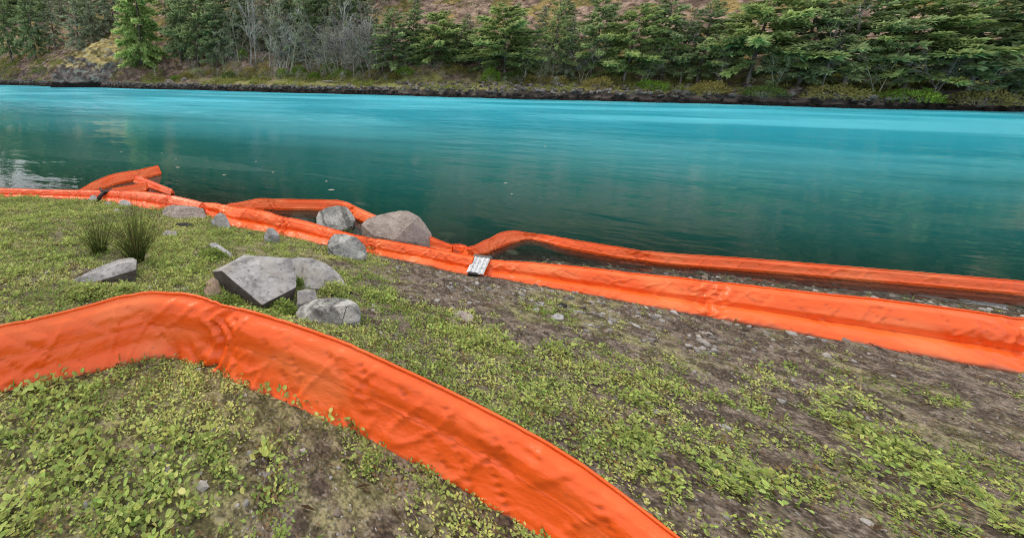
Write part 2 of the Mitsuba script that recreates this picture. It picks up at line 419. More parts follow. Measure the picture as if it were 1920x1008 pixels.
for i, (name, mat, detail, rough, smooth, ridge, label, cat, group, pts) in enumerate([
('boulder', 'rock_shaded_sides', 36, 0.022, 0, 0.012, 'broad grey slab boulder with shade painted on its steep front edge, largest rock in the foreground', 'boulder', None, [[-0.55, 3.245, 0.869], [-1.021, 3.625, 1.015], [-1.19, 3.865, 0.87], [-1.021, 3.965, 0.927], [-0.881, 4.145, 0.935], [-0.526, 4.145, 0.915], [-0.337, 4.125, 0.904], [-0.252, 3.745, 0.867], [-0.245, 3.545, 0.873], [-0.569, 3.338, 0.677], [-0.965, 3.657, 0.656], [-1.106, 3.859, 0.637], [-0.965, 3.943, 0.601], [-0.847, 4.094, 0.542], [-0.549, 4.094, 0.526], [-0.39, 4.077, 0.495], [-0.319, 3.758, 0.549], [-0.313, 3.59, 0.577]]),
('boulder', 'rock_grey', 30, 0.02, 2, 0.008, 'smooth grey brown boulder touching the right side of the broad grey slab', 'boulder', None, [[-0.385, 4.467, 0.724], [-0.277, 4.587, 0.685], [-0.117, 4.567, 0.68], [0.027, 4.467, 0.68], [0.157, 4.317, 0.672], [0.252, 4.117, 0.677], [0.294, 3.987, 0.656], [0.265, 3.917, 0.63], [-0.03, 3.867, 0.661], [-0.242, 3.927, 0.631], [-0.157, 4.117, 0.69], [-0.357, 4.267, 0.677], [-0.361, 4.449, 0.463], [-0.261, 4.561, 0.429], [-0.112, 4.542, 0.425], [0.022, 4.449, 0.432], [0.143, 4.31, 0.442], [0.231, 4.124, 0.455], [0.27, 4.003, 0.471], [0.243, 3.938, 0.481], [-0.031, 3.891, 0.504], [-0.228, 3.947, 0.514], [-0.149, 4.124, 0.48], [-0.335, 4.263, 0.473]]),
('rock', 'rock_grey', 18, 0.02, 1, 0.0, 'small squarish grey block wedged behind the banded rock at the foot of the slab', 'rock', None, [[-0.23, 3.462, 0.882], [-0.137, 3.562, 0.845], [-0.043, 3.482, 0.882], [-0.026, 3.382, 0.832], [-0.042, 3.362, 0.739], [-0.209, 3.362, 0.798], [-0.231, 3.362, 0.728], [-0.223, 3.459, 0.591], [-0.137, 3.552, 0.561], [-0.049, 3.478, 0.574], [-0.034, 3.385, 0.6], [-0.048, 3.366, 0.606], [-0.204, 3.366, 0.613], [-0.224, 3.366, 0.614]]),
('boulder', 'rock_banded', 28, 0.045, 2, 0.02, 'blue grey banded rock with a lumpy top just below the small square block', 'boulder', None, [[-0.235, 3.191, 0.815], [-0.192, 3.251, 0.842], [-0.125, 3.341, 0.829], [0.0, 3.411, 0.837], [0.148, 3.411, 0.849], [0.273, 3.391, 0.838], [0.36, 3.311, 0.849], [0.386, 3.211, 0.83], [0.363, 3.121, 0.78], [0.195, 3.091, 0.758], [-0.196, 3.111, 0.776], [0.0, 3.191, 0.882], [0.248, 3.191, 0.888], [-0.212, 3.195, 0.66], [-0.172, 3.251, 0.642], [-0.109, 3.335, 0.614], [0.007, 3.4, 0.59], [0.144, 3.4, 0.576], [0.261, 3.381, 0.564], [0.341, 3.307, 0.573], [0.366, 3.214, 0.588], [0.344, 3.13, 0.607], [0.188, 3.102, 0.636], [-0.175, 3.121, 0.674], [0.007, 3.195, 0.644], [0.238, 3.195, 0.605]]),
('rock', 'rock_pink', 22, 0.04, 3, 0.0, 'pinkish brown pitted rock left of the broad grey slab', 'rock', None, [[-1.201, 3.544, 0.856], [-1.159, 3.604, 0.917], [-1.109, 3.644, 0.931], [-1.043, 3.584, 0.935], [-1.005, 3.504, 0.85], [-1.056, 3.444, 0.828], [-1.153, 3.454, 0.845], [-1.194, 3.544, 0.695], [-1.156, 3.6, 0.677], [-1.108, 3.637, 0.661], [-1.047, 3.581, 0.665], [-1.012, 3.507, 0.672], [-1.059, 3.451, 0.693], [-1.15, 3.46, 0.707]]),
('boulder', 'rock_shaded_sides', 30, 0.025, 0, 0.012, 'long tilted rock with pale top and shade painted on its steep face beside the tall rush clump', 'boulder', None, [[-2.626, 3.385, 0.888], [-2.62, 3.445, 0.922], [-2.494, 3.525, 0.969], [-2.478, 3.805, 0.929], [-2.289, 4.005, 0.946], [-2.107, 3.985, 0.976], [-1.991, 3.835, 1.02], [-1.908, 3.635, 1.021], [-2.242, 3.585, 1.007], [-2.078, 3.685, 1.061], [-2.585, 3.421, 0.871], [-2.58, 3.474, 0.859], [-2.469, 3.545, 0.844], [-2.455, 3.791, 0.798], [-2.289, 3.967, 0.736], [-2.128, 3.949, 0.717], [-2.026, 3.817, 0.735], [-1.953, 3.641, 0.763], [-2.247, 3.597, 0.802], [-2.103, 3.685, 0.769]]),
('rock', 'rock_grey', 18, 0.03, 2, 0.0, 'flat grey stone lying just above the foreground boom', 'rock', None, [[-1.61, 3.555, 0.849], [-1.547, 3.645, 0.82], [-1.411, 3.705, 0.809], [-1.355, 3.625, 0.832], [-1.378, 3.505, 0.862], [-1.513, 3.505, 0.856], [-1.6, 3.558, 0.74], [-1.542, 3.641, 0.725], [-1.415, 3.697, 0.698], [-1.363, 3.623, 0.697], [-1.384, 3.511, 0.727], [-1.51, 3.511, 0.736]]),
('rock', 'rock_pink', 14, 0.03, 3, 0.0, 'small pale rounded stone above the flat grey stone', 'rock', None, [[-1.579, 3.733, 0.83], [-1.559, 3.773, 0.833], [-1.507, 3.773, 0.839], [-1.476, 3.733, 0.837], [-1.501, 3.693, 0.835], [-1.575, 3.733, 0.715], [-1.557, 3.77, 0.705], [-1.508, 3.77, 0.701], [-1.479, 3.733, 0.705], [-1.503, 3.696, 0.714]]),
('boulder', 'rock_warm', 28, 0.045, 3, 0.015, 'long low grey boulder pressing against the orange shore boom', 'boulder', None, [[-3.045, 7.012, 0.335], [-3.09, 7.112, 0.397], [-3.083, 7.312, 0.425], [-2.971, 7.412, 0.413], [-2.54, 7.412, 0.378], [-2.348, 7.312, 0.369], [-2.219, 7.112, 0.308], [-2.198, 6.962, 0.289], [-2.405, 6.912, 0.319], [-2.803, 6.912, 0.319], [-2.764, 7.112, 0.43], [-3.02, 7.021, 0.196], [-3.062, 7.114, 0.173], [-3.054, 7.3, 0.128], [-2.951, 7.393, 0.102], [-2.549, 7.393, 0.073], [-2.371, 7.3, 0.086], [-2.251, 7.114, 0.113], [-2.231, 6.975, 0.151], [-2.425, 6.928, 0.18], [-2.794, 6.928, 0.2], [-2.758, 7.114, 0.163]]),
('rock', 'rock_grey', 20, 0.03, 2, 0.0, 'pointed grey rock standing at the right end of the long low boulder', 'rock', None, [[-1.95, 6.436, 0.423], [-1.888, 6.476, 0.529], [-1.796, 6.536, 0.577], [-1.687, 6.476, 0.539], [-1.607, 6.396, 0.439], [-1.579, 6.336, 0.353], [-1.785, 6.336, 0.363], [-1.937, 6.435, 0.224], [-1.879, 6.472, 0.217], [-1.793, 6.528, 0.202], [-1.692, 6.472, 0.203], [-1.618, 6.398, 0.211], [-1.592, 6.342, 0.22], [-1.783, 6.342, 0.237]]),
('rock', 'rock_grey', 20, 0.03, 2, 0.0, 'narrow light grey slab leaning out of the ground behind the broad boulder', 'rock', None, [[-1.578, 5.09, 0.638], [-1.506, 5.11, 0.653], [-1.349, 4.99, 0.62], [-1.185, 4.85, 0.584], [-1.227, 4.72, 0.602], [-1.4, 4.79, 0.637], [-1.513, 4.94, 0.644], [-1.565, 5.079, 0.469], [-1.498, 5.097, 0.46], [-1.352, 4.986, 0.461], [-1.199, 4.856, 0.461], [-1.238, 4.735, 0.479], [-1.399, 4.8, 0.506], [-1.505, 4.939, 0.494]]),
('rock', 'rock_dark', 14, 0.03, 3, 0.0, 'flat black stone lying in the ground cover below the long low boulder', 'rock', None, [[-2.541, 6.308, 0.425], [-2.54, 6.408, 0.424], [-2.361, 6.438, 0.412], [-2.221, 6.358, 0.414], [-2.252, 6.278, 0.407], [-2.459, 6.258, 0.406], [-2.531, 6.311, 0.278], [-2.53, 6.404, 0.262], [-2.364, 6.432, 0.255], [-2.233, 6.357, 0.259], [-2.262, 6.283, 0.27], [-2.455, 6.264, 0.283]]),
('rock', 'rock_grey', 16, 0.03, 2, 0.0, 'small grey stone with pale top between tall rush clump and black stone', 'rock', None, [[-2.489, 5.669, 0.542], [-2.447, 5.739, 0.566], [-2.287, 5.719, 0.557], [-2.247, 5.629, 0.532], [-2.351, 5.589, 0.514], [-2.457, 5.609, 0.532], [-2.481, 5.668, 0.396], [-2.442, 5.733, 0.389], [-2.293, 5.715, 0.378], [-2.257, 5.631, 0.389], [-2.353, 5.594, 0.396], [-2.452, 5.612, 0.397]]),
('rock', 'rock_grey', 18, 0.02, 1, 0.0, 'small pointed grey rock in front of the middle of the shore boom', 'rock', None, [[-0.909, 5.731, 0.368], [-0.898, 5.801, 0.475], [-0.842, 5.851, 0.565], [-0.764, 5.851, 0.556], [-0.682, 5.801, 0.494], [-0.653, 5.761, 0.465], [-0.683, 5.711, 0.405], [-0.802, 5.701, 0.364], [-0.784, 5.721, 0.492], [-0.9, 5.734, 0.253], [-0.89, 5.799, 0.239], [-0.837, 5.845, 0.221], [-0.765, 5.845, 0.214], [-0.689, 5.799, 0.217], [-0.661, 5.762, 0.22], [-0.69, 5.715, 0.231], [-0.801, 5.706, 0.247], [-0.784, 5.724, 0.24]]),
('boulder', 'rock_banded', 30, 0.03, 4, 0.02, 'rounded banded grey boulder resting against the front of the shore boom', 'boulder', None, [[0.112, 5.354, 0.55], [0.22, 5.464, 0.622], [0.393, 5.504, 0.605], [0.554, 5.464, 0.57], [0.69, 5.354, 0.481], [0.712, 5.254, 0.409], [0.608, 5.154, 0.374], [0.37, 5.104, 0.391], [0.186, 5.144, 0.421], [0.117, 5.204, 0.518], [0.313, 5.224, 0.584], [0.131, 5.35, 0.262], [0.231, 5.452, 0.234], [0.393, 5.489, 0.199], [0.543, 5.452, 0.181], [0.669, 5.35, 0.171], [0.69, 5.257, 0.182], [0.592, 5.164, 0.215], [0.372, 5.117, 0.272], [0.2, 5.154, 0.295], [0.136, 5.21, 0.288], [0.318, 5.229, 0.266]]),
('boulder', 'rock_banded', 30, 0.04, 3, 0.03, 'cracked grey boulder between the shore boom and the floating boom', 'boulder', None, [[-0.087, 7.392, 0.133], [-0.033, 7.542, 0.204], [0.157, 7.662, 0.278], [0.383, 7.692, 0.303], [0.571, 7.642, 0.285], [0.661, 7.492, 0.188], [0.715, 7.342, 0.106], [0.646, 7.142, 0.05], [0.418, 7.042, 0.014], [0.283, 7.042, 0.002], [0.021, 7.122, 0.014], [-0.064, 7.242, 0.078], [-0.06, 7.39, -0.162], [-0.01, 7.53, -0.203], [0.168, 7.641, -0.248], [0.377, 7.669, -0.282], [0.552, 7.623, -0.293], [0.636, 7.483, -0.278], [0.687, 7.344, -0.246], [0.622, 7.158, -0.187], [0.411, 7.065, -0.135], [0.284, 7.065, -0.112], [0.041, 7.139, -0.109], [-0.038, 7.251, -0.121]]),
('boulder', 'rock_warm', 34, 0.02, 1, 0.01, 'big warm grey boulder with a sheer right side at the water edge', 'boulder', None, [[0.744, 6.527, 0.346], [0.857, 6.677, 0.389], [1.087, 6.777, 0.435], [1.503, 6.827, 0.501], [1.652, 6.777, 0.509], [1.816, 6.627, 0.461], [1.93, 6.477, 0.325], [2.001, 6.397, 0.196], [1.925, 6.227, 0.05], [1.738, 6.077, 0.022], [1.642, 6.027, 0.213], [1.564, 6.177, 0.488], [1.251, 5.977, 0.284], [0.928, 6.227, 0.25], [0.795, 6.519, -0.065], [0.9, 6.659, -0.116], [1.114, 6.752, -0.171], [1.501, 6.798, -0.239], [1.64, 6.752, -0.245], [1.792, 6.612, -0.228], [1.898, 6.473, -0.216], [1.965, 6.398, -0.2], [1.893, 6.24, -0.153], [1.72, 6.101, -0.103], [1.63, 6.054, -0.085], [1.557, 6.194, -0.102], [1.266, 6.008, -0.011], [0.967, 6.24, -0.013]]),
('rock', 'rock_warm', 14, 0.03, 1, 0.0, 'flat brown stone wedged between the cracked boulder and the big warm boulder', 'rock', None, [[0.708, 7.466, -0.072], [0.913, 7.526, -0.037], [0.974, 7.466, -0.095], [0.878, 7.386, -0.132], [0.747, 7.406, -0.094], [0.718, 7.465, -0.279], [0.908, 7.521, -0.321], [0.965, 7.465, -0.313], [0.875, 7.391, -0.275], [0.754, 7.409, -0.269]]),
('rock', 'rock_grey', 14, 0.03, 1, 0.0, 'small whitish stone at the left foot of the big warm boulder', 'rock', None, [[0.851, 7.074, -0.011], [0.918, 7.114, 0.04], [1.039, 7.054, -0.058], [0.961, 7.014, -0.075], [0.858, 7.073, -0.203], [0.92, 7.11, -0.224], [1.033, 7.054, -0.228], [0.96, 7.017, -0.209]]),
('rock', 'rock_grey', 16, 0.03, 3, 0.0, 'small grey round rock under the bottom edge of the left shore boom', 'rock', None, [[-4.43, 8.019, 0.238], [-4.408, 8.099, 0.272], [-4.311, 8.119, 0.278], [-4.185, 8.069, 0.233], [-4.118, 7.969, 0.194], [-4.315, 7.919, 0.187], [-4.421, 8.02, 0.043], [-4.4, 8.094, 0.028], [-4.31, 8.113, 0.025], [-4.193, 8.066, 0.038], [-4.13, 7.973, 0.057], [-4.314, 7.927, 0.066]]),
('rock', 'rock_grey', 16, 0.03, 3, 0.0, 'pale grey stone left of the black strap', 'rock', None, [[-5.492, 8.68, 0.117], [-5.454, 8.76, 0.184], [-5.341, 8.76, 0.17], [-5.258, 8.62, 0.097], [-5.41, 8.58, 0.097], [-5.485, 8.68, -0.042], [-5.449, 8.754, -0.061], [-5.344, 8.754, -0.065], [-5.267, 8.624, -0.044], [-5.409, 8.587, -0.029]]),
('rock', 'rock_grey', 14, 0.03, 3, 0.0, 'low grey stone right of the black strap', 'rock', None, [[-4.906, 8.247, 0.159], [-4.81, 8.297, 0.18], [-4.643, 8.227, 0.154], [-4.709, 8.147, 0.144], [-4.896, 8.246, 0.014], [-4.807, 8.292, 0.011], [-4.652, 8.227, 0.023], [-4.713, 8.153, 0.025]]),
('rock', 'rock_grey', 12, 0.03, 3, 0.0, 'tiny grey stone half buried below the left shore boom', 'rock', None, [[-4.203, 7.379, 0.299], [-4.166, 7.419, 0.33], [-4.066, 7.389, 0.307], [-4.098, 7.339, 0.279], [-4.198, 7.379, 0.151], [-4.164, 7.416, 0.144], [-4.071, 7.389, 0.15], [-4.101, 7.342, 0.159]]),
('rock', 'rock_warm', 20, 0.03, 3, 0.0, 'brown stone half buried low in the gravel below the connector plate', 'rock', None, [[1.327, 3.47, 0.588], [1.398, 3.55, 0.582], [1.468, 3.59, 0.58], [1.541, 3.55, 0.594], [1.571, 3.47, 0.594], [1.519, 3.39, 0.583], [1.333, 3.39, 0.583], [1.336, 3.471, 0.472], [1.402, 3.546, 0.457], [1.467, 3.583, 0.442], [1.535, 3.546, 0.439], [1.563, 3.471, 0.447], [1.515, 3.397, 0.459], [1.341, 3.397, 0.471]]),
('rock', 'rock_grey', 14, 0.03, 1, 0.0, 'pale angular stone in the gravel near the right, upper one of a pair', 'rock', None, [[2.459, 3.953, 0.411], [2.553, 4.013, 0.413], [2.611, 3.993, 0.412], [2.559, 3.933, 0.404], [2.456, 3.913, 0.41], [2.464, 3.954, 0.281], [2.552, 4.01, 0.271], [2.605, 3.991, 0.271], [2.557, 3.935, 0.282], [2.461, 3.917, 0.284]]),
('rock', 'rock_grey', 12, 0.03, 1, 0.0, 'pale flat stone in the gravel near the right, lower one of a pair', 'rock', None, [[2.381, 3.827, 0.44], [2.445, 3.857, 0.44], [2.471, 3.817, 0.434], [2.402, 3.777, 0.427], [2.384, 3.826, 0.299], [2.444, 3.854, 0.29], [2.468, 3.817, 0.295], [2.404, 3.78, 0.309]]),
('rock', 'rock_grey', 14, 0.03, 2, 0.0, 'light stone at the lower right below the dark stone', 'rock', None, [[2.467, 3.638, 0.478], [2.554, 3.688, 0.482], [2.615, 3.648, 0.483], [2.568, 3.588, 0.474], [2.468, 3.588, 0.468], [2.472, 3.637, 0.331], [2.553, 3.683, 0.315], [2.61, 3.646, 0.319], [2.566, 3.59, 0.338], [2.472, 3.59, 0.343]]),
('rock', 'rock_dark', 14, 0.03, 2, 0.0, 'dark stone under the bottom hem of the right shore boom', 'rock', None, [[2.757, 4.003, 0.378], [2.838, 4.043, 0.38], [2.881, 3.993, 0.385], [2.826, 3.943, 0.377], [2.74, 3.943, 0.377], [2.761, 4.002, 0.249], [2.836, 4.039, 0.232], [2.876, 3.992, 0.237], [2.825, 3.946, 0.252], [2.745, 3.946, 0.263]]),
('rock', 'rock_dark', 12, 0.03, 2, 0.0, 'dark small stone below the shore boom left of the pointed grey rock', 'rock', None, [[-1.263, 6.059, 0.363], [-1.195, 6.089, 0.389], [-1.118, 6.059, 0.373], [-1.164, 6.009, 0.356], [-1.257, 6.058, 0.241], [-1.194, 6.086, 0.225], [-1.123, 6.058, 0.22], [-1.166, 6.012, 0.235]]),
('submerged_stone', 'rock_wet', 18, 0.04, 3, 0.0, 'greenish stone lying under the clear shallow water', 'rock', 'stones under the shallow water', [[3.371, 13.155, -1.753], [3.191, 13.274, -1.426], [3.202, 13.563, -1.753], [2.987, 13.512, -1.426], [2.793, 13.733, -1.753], [2.67, 13.541, -1.426], [2.384, 13.563, -1.753], [2.425, 13.343, -1.426], [2.215, 13.155, -1.753], [2.396, 13.035, -1.426], [2.384, 12.746, -1.753], [2.599, 12.797, -1.426], [2.793, 12.577, -1.753], [2.916, 12.768, -1.426], [3.202, 12.746, -1.753], [3.161, 12.966, -1.426], [2.793, 13.155, -1.329]]),
('submerged_stone', 'rock_wet', 18, 0.04, 3, 0.0, 'greenish stone lying under the clear shallow water', 'rock', 'stones under the shallow water', [[5.813, 11.616, -1.496], [5.626, 11.74, -1.162], [5.637, 12.039, -1.496], [5.415, 11.986, -1.162], [5.214, 12.214, -1.496], [5.087, 12.016, -1.162], [4.791, 12.039, -1.496], [4.833, 11.811, -1.162], [4.616, 11.616, -1.496], [4.803, 11.492, -1.162], [4.791, 11.193, -1.496], [5.013, 11.245, -1.162], [5.214, 11.017, -1.496], [5.342, 11.216, -1.162], [5.637, 11.193, -1.496], [5.595, 11.42, -1.162], [5.214, 11.616, -1.061]]),
('submerged_stone', 'rock_wet', 18, 0.04, 3, 0.0, 'greenish stone lying under the clear shallow water', 'rock', 'stones under the shallow water', [[3.6, 8.664, -0.733], [3.48, 8.744, -0.482], [3.487, 8.937, -0.733], [3.344, 8.903, -0.482], [3.215, 9.05, -0.733], [3.133, 8.922, -0.482], [2.942, 8.937, -0.733], [2.969, 8.79, -0.482], [2.829, 8.664, -0.733], [2.949, 8.585, -0.482], [2.942, 8.392, -0.733], [3.085, 8.426, -0.482], [3.215, 8.279, -0.733], [3.297, 8.406, -0.482], [3.487, 8.392, -0.733], [3.46, 8.538, -0.482], [3.215, 8.664, -0.417]]),
('submerged_stone', 'rock_wet', 18, 0.04, 3, 0.0, 'greenish stone lying under the clear shallow water', 'rock', 'stones under the shallow water', [[4.771, 9.142, -0.89], [4.678, 9.203, -0.673], [4.684, 9.353, -0.89], [4.573, 9.326, -0.673], [4.473, 9.44, -0.89], [4.409, 9.341, -0.673], [4.262, 9.353, -0.89], [4.283, 9.239, -0.673], [4.175, 9.142, -0.89], [4.268, 9.08, -0.673], [4.262, 8.931, -0.89], [4.373, 8.957, -0.673], [4.473, 8.844, -0.89], [4.536, 8.942, -0.673], [4.684, 8.931, -0.89], [4.663, 9.044, -0.673], [4.473, 9.142, -0.623]]),
('submerged_stone', 'rock_wet', 18, 0.04, 3, 0.0, 'greenish stone lying under the clear shallow water', 'rock', 'stones under the shallow water', [[2.908, 7.49, -0.467], [2.838, 7.537, -0.28], [2.842, 7.648, -0.467], [2.759, 7.629, -0.28], [2.684, 7.714, -0.467], [2.637, 7.64, -0.28], [2.526, 7.648, -0.467], [2.542, 7.563, -0.28], [2.461, 7.49, -0.467], [2.53, 7.444, -0.28], [2.526, 7.332, -0.467], [2.609, 7.352, -0.28], [2.684, 7.267, -0.467], [2.732, 7.341, -0.28], [2.842, 7.332, -0.467], [2.827, 7.417, -0.28], [2.684, 7.49, -0.242]]),
('submerged_stone', 'rock_wet', 18, 0.04, 3, 0.0, 'greenish stone lying under the clear shallow water', 'rock', 'stones under the shallow water', [[4.412, 6.951, -0.393], [4.337, 7.001, -0.199], [4.341, 7.121, -0.393], [4.252, 7.099, -0.199], [4.172, 7.191, -0.393], [4.121, 7.111, -0.199], [4.002, 7.121, -0.393], [4.019, 7.029, -0.199], [3.932, 6.951, -0.393], [4.007, 6.901, -0.199], [4.002, 6.781, -0.393], [4.091, 6.802, -0.199], [4.172, 6.711, -0.393], [4.223, 6.79, -0.199], [4.341, 6.781, -0.393], [4.325, 6.873, -0.199], [4.172, 6.951, -0.159]]),
('submerged_stone', 'rock_wet', 18, 0.04, 3, 0.0, 'greenish stone lying under the clear shallow water', 'rock', 'stones under the shallow water', [[3.52, 6.227, -0.192], [3.476, 6.256, -0.049], [3.479, 6.327, -0.192], [3.426, 6.314, -0.049], [3.379, 6.368, -0.192], [3.349, 6.321, -0.049], [3.279, 6.327, -0.192], [3.289, 6.273, -0.049], [3.238, 6.227, -0.192], [3.282, 6.198, -0.049], [3.279, 6.127, -0.192], [3.332, 6.14, -0.049], [3.379, 6.086, -0.192], [3.409, 6.133, -0.049], [3.479, 6.127, -0.192], [3.469, 6.181, -0.049], [3.379, 6.227, -0.03]]),
('submerged_stone', 'rock_wet', 18, 0.04, 3, 0.0, 'greenish stone lying under the clear shallow water', 'rock', 'stones under the shallow water', [[-0.243, 8.239, -0.295], [-0.319, 8.289, -0.1], [-0.314, 8.411, -0.295], [-0.404, 8.389, -0.1], [-0.486, 8.482, -0.295], [-0.538, 8.401, -0.1], [-0.658, 8.411, -0.295], [-0.641, 8.318, -0.1], [-0.729, 8.239, -0.295], [-0.653, 8.188, -0.1], [-0.658, 8.067, -0.295], [-0.568, 8.088, -0.1], [-0.486, 7.996, -0.295], [-0.434, 8.076, -0.1], [-0.314, 8.067, -0.295], [-0.331, 8.159, -0.1], [-0.486, 8.239, -0.059]]),
('submerged_stone', 'rock_wet', 18, 0.04, 3, 0.0, 'greenish stone lying under the clear shallow water', 'rock', 'stones under the shallow water', [[6.474, 9.94, -1.142], [6.336, 10.031, -0.869], [6.345, 10.252, -1.142], [6.181, 10.213, -0.869], [6.033, 10.381, -1.142], [5.939, 10.235, -0.869], [5.721, 10.252, -1.142], [5.752, 10.084, -0.869], [5.591, 9.94, -1.142], [5.729, 9.849, -0.869], [5.721, 9.628, -1.142], [5.884, 9.667, -0.869], [6.033, 9.499, -1.142], [6.127, 9.645, -0.869], [6.345, 9.628, -1.142], [6.314, 9.796, -0.869], [6.033, 9.94, -0.795]]),
('rock_outcrop', 'bluff_rock', 44, 0.1, 2, 0.02, 'big mossy rock outcrop with yellow lichen rising from the far waterline at the left', 'outcrop', None, [[-61.045, 88.587, 0.233], [-60.509, 89.087, 2.835], [-58.794, 90.587, 6.406], [-56.305, 91.087, 7.254], [-53.824, 92.587, 9.596], [-51.102, 93.587, 11.104], [-48.443, 93.587, 10.387], [-46.082, 92.587, 9.12], [-44.332, 91.587, 7.04], [-43.531, 90.587, 4.269], [-44.109, 89.487, 1.882], [-44.175, 88.787, 0.346], [-50.714, 88.287, 0.124], [-53.211, 89.287, 4.016], [-47.789, 89.587, 5.197], [-61.045, 88.587, -4.25], [-60.509, 89.087, -3.729], [-58.794, 90.587, -2.192], [-56.305, 91.087, -1.326], [-53.824, 92.587, 0.866], [-51.102, 93.587, 3.711], [-48.443, 93.587, 4.725], [-46.082, 92.587, 5.031], [-44.332, 91.587, 4.422], [-43.531, 90.587, 3.269], [-44.109, 89.487, 0.882], [-44.175, 88.787, -0.654], [-50.714, 88.287, -1.383], [-53.211, 89.287, -1.793], [-47.789, 89.587, 2.045], [-61.045, 96.587, -0.267], [-60.509, 97.087, 2.335], [-58.794, 98.587, 5.906], [-56.305, 99.087, 6.754], [-53.824, 100.587, 9.096], [-51.102, 101.587, 10.604], [-48.443, 101.587, 9.887], [-46.082, 100.587, 8.62], [-44.332, 99.587, 6.54], [-43.531, 98.587, 3.769], [-44.109, 97.487, 1.382], [-44.175, 96.787, -0.154], [-50.714, 96.287, -0.376], [-53.211, 97.287, 3.516], [-47.789, 97.587, 4.697]]),
('rock_outcrop', 'bluff_rock', 44, 0.09, 2, 0.02, 'brown rock ledge under the bright green fir on the far waterline', 'outcrop', None, [[-45.831, 91.087, 0.155], [-45.62, 92.587, 4.297], [-42.673, 93.487, 5.293], [-39.692, 93.087, 4.304], [-38.144, 92.287, 2.461], [-37.384, 91.087, -0.09], [-41.934, 90.687, -0.076], [-45.831, 91.087, -0.845], [-45.62, 92.587, 3.297], [-42.673, 93.487, 4.293], [-39.692, 93.087, 3.304], [-38.144, 92.287, 1.461], [-37.384, 91.087, -1.09], [-41.934, 90.687, -1.076], [-45.831, 96.087, -0.345], [-45.62, 97.587, 3.797], [-42.673, 98.487, 4.793], [-39.692, 98.087, 3.804], [-38.144, 97.287, 1.961], [-37.384, 96.087, -0.59], [-41.934, 95.687, -0.576]]),
('rock_outcrop', 'bluff_rock', 24, 0.07, 2, 0.02, 'mossy brown crag above the left outcrop beside the bright fir', 'outcrop', None, [[-51.599, 98.087, 11.494], [-51.259, 99.087, 13.343], [-49.717, 100.087, 15.212], [-47.629, 100.087, 14.961], [-46.452, 98.587, 11.789], [-51.599, 98.087, 5.963], [-51.259, 99.087, 6.805], [-49.717, 100.087, 8.315], [-47.629, 100.087, 9.182], [-46.452, 98.587, 8.595], [-51.599, 103.087, 10.994], [-51.259, 104.087, 12.843], [-49.717, 105.087, 14.712], [-47.629, 105.087, 14.461], [-46.452, 103.587, 11.289]]),
('rock_outcrop', 'bluff_rock', 24, 0.07, 2, 0.02, 'yellow mossy boulder right of the bright green fir', 'outcrop', None, [[-37.262, 91.435, 2.83], [-36.907, 92.435, 5.751], [-35.376, 93.435, 7.728], [-32.906, 93.435, 7.243], [-31.226, 92.435, 5.024], [-30.821, 91.435, 2.588], [-37.262, 91.435, 1.83], [-36.907, 92.435, 4.751], [-35.376, 93.435, 6.593], [-32.906, 93.435, 6.243], [-31.226, 92.435, 4.024], [-30.821, 91.435, 1.588], [-37.262, 95.435, 2.33], [-36.907, 96.435, 5.251], [-35.376, 97.435, 7.228], [-32.906, 97.435, 6.743], [-31.226, 96.435, 4.524], [-30.821, 95.435, 2.088]]),
('boulder', 'bank_rock', 16, 0.1, 2, 0.02, 'grey boulder on the far bank below the yellow mossy boulder', 'boulder', None, [[-28.329, 79.318, 1.586], [-28.113, 79.671, 2.259], [-27.469, 80.024, 2.426], [-26.646, 79.494, 1.752], [-27.349, 78.965, 1.507], [-28.329, 79.318, 0.491], [-28.113, 79.671, 0.626], [-27.469, 80.024, 0.712], [-26.646, 79.494, 0.752], [-27.349, 78.965, 0.492], [-28.329, 80.2, 1.086], [-28.113, 80.553, 1.759], [-27.469, 80.906, 1.926], [-26.646, 80.377, 1.252], [-27.349, 79.847, 1.007]]),
('boulder', 'bank_rock', 16, 0.1, 2, 0.02, 'flat reddish boulder at the far waterline right of the ledge', 'boulder', None, [[-31.317, 78.557, 1.074], [-31.058, 78.994, 1.908], [-30.274, 79.431, 2.113], [-29.236, 78.776, 1.279], [-30.085, 78.12, 0.98], [-31.317, 78.557, -0.371], [-31.058, 78.994, 0.031], [-30.274, 79.431, 0.181], [-29.236, 78.776, 0.234], [-30.085, 78.12, -0.056], [-31.317, 79.65, 0.574], [-31.058, 80.087, 1.408], [-30.274, 80.524, 1.613], [-29.236, 79.868, 0.779], [-30.085, 79.213, 0.48]]),
('boulder', 'bank_rock', 16, 0.1, 2, 0.02, 'grey stone on the far bank beneath the bleached log', 'boulder', None, [[4.013, 59.902, 1.129], [4.185, 60.102, 1.51], [4.625, 60.302, 1.602], [5.003, 60.002, 1.223], [4.49, 59.702, 1.087], [4.013, 59.902, 0.068], [4.185, 60.102, 0.139], [4.625, 60.302, 0.189], [5.003, 60.002, 0.097], [4.49, 59.702, 0.087], [4.013, 60.402, 0.629], [4.185, 60.602, 1.01], [4.625, 60.802, 1.102], [5.003, 60.502, 0.723], [4.49, 60.202, 0.587]])]):
    put(name, mikit.ply(rock_mesh(pts, 31 + 7 * i, detail, rough, smooth, ridge), mat, smooth=True), label=label, cat=cat, group=group)


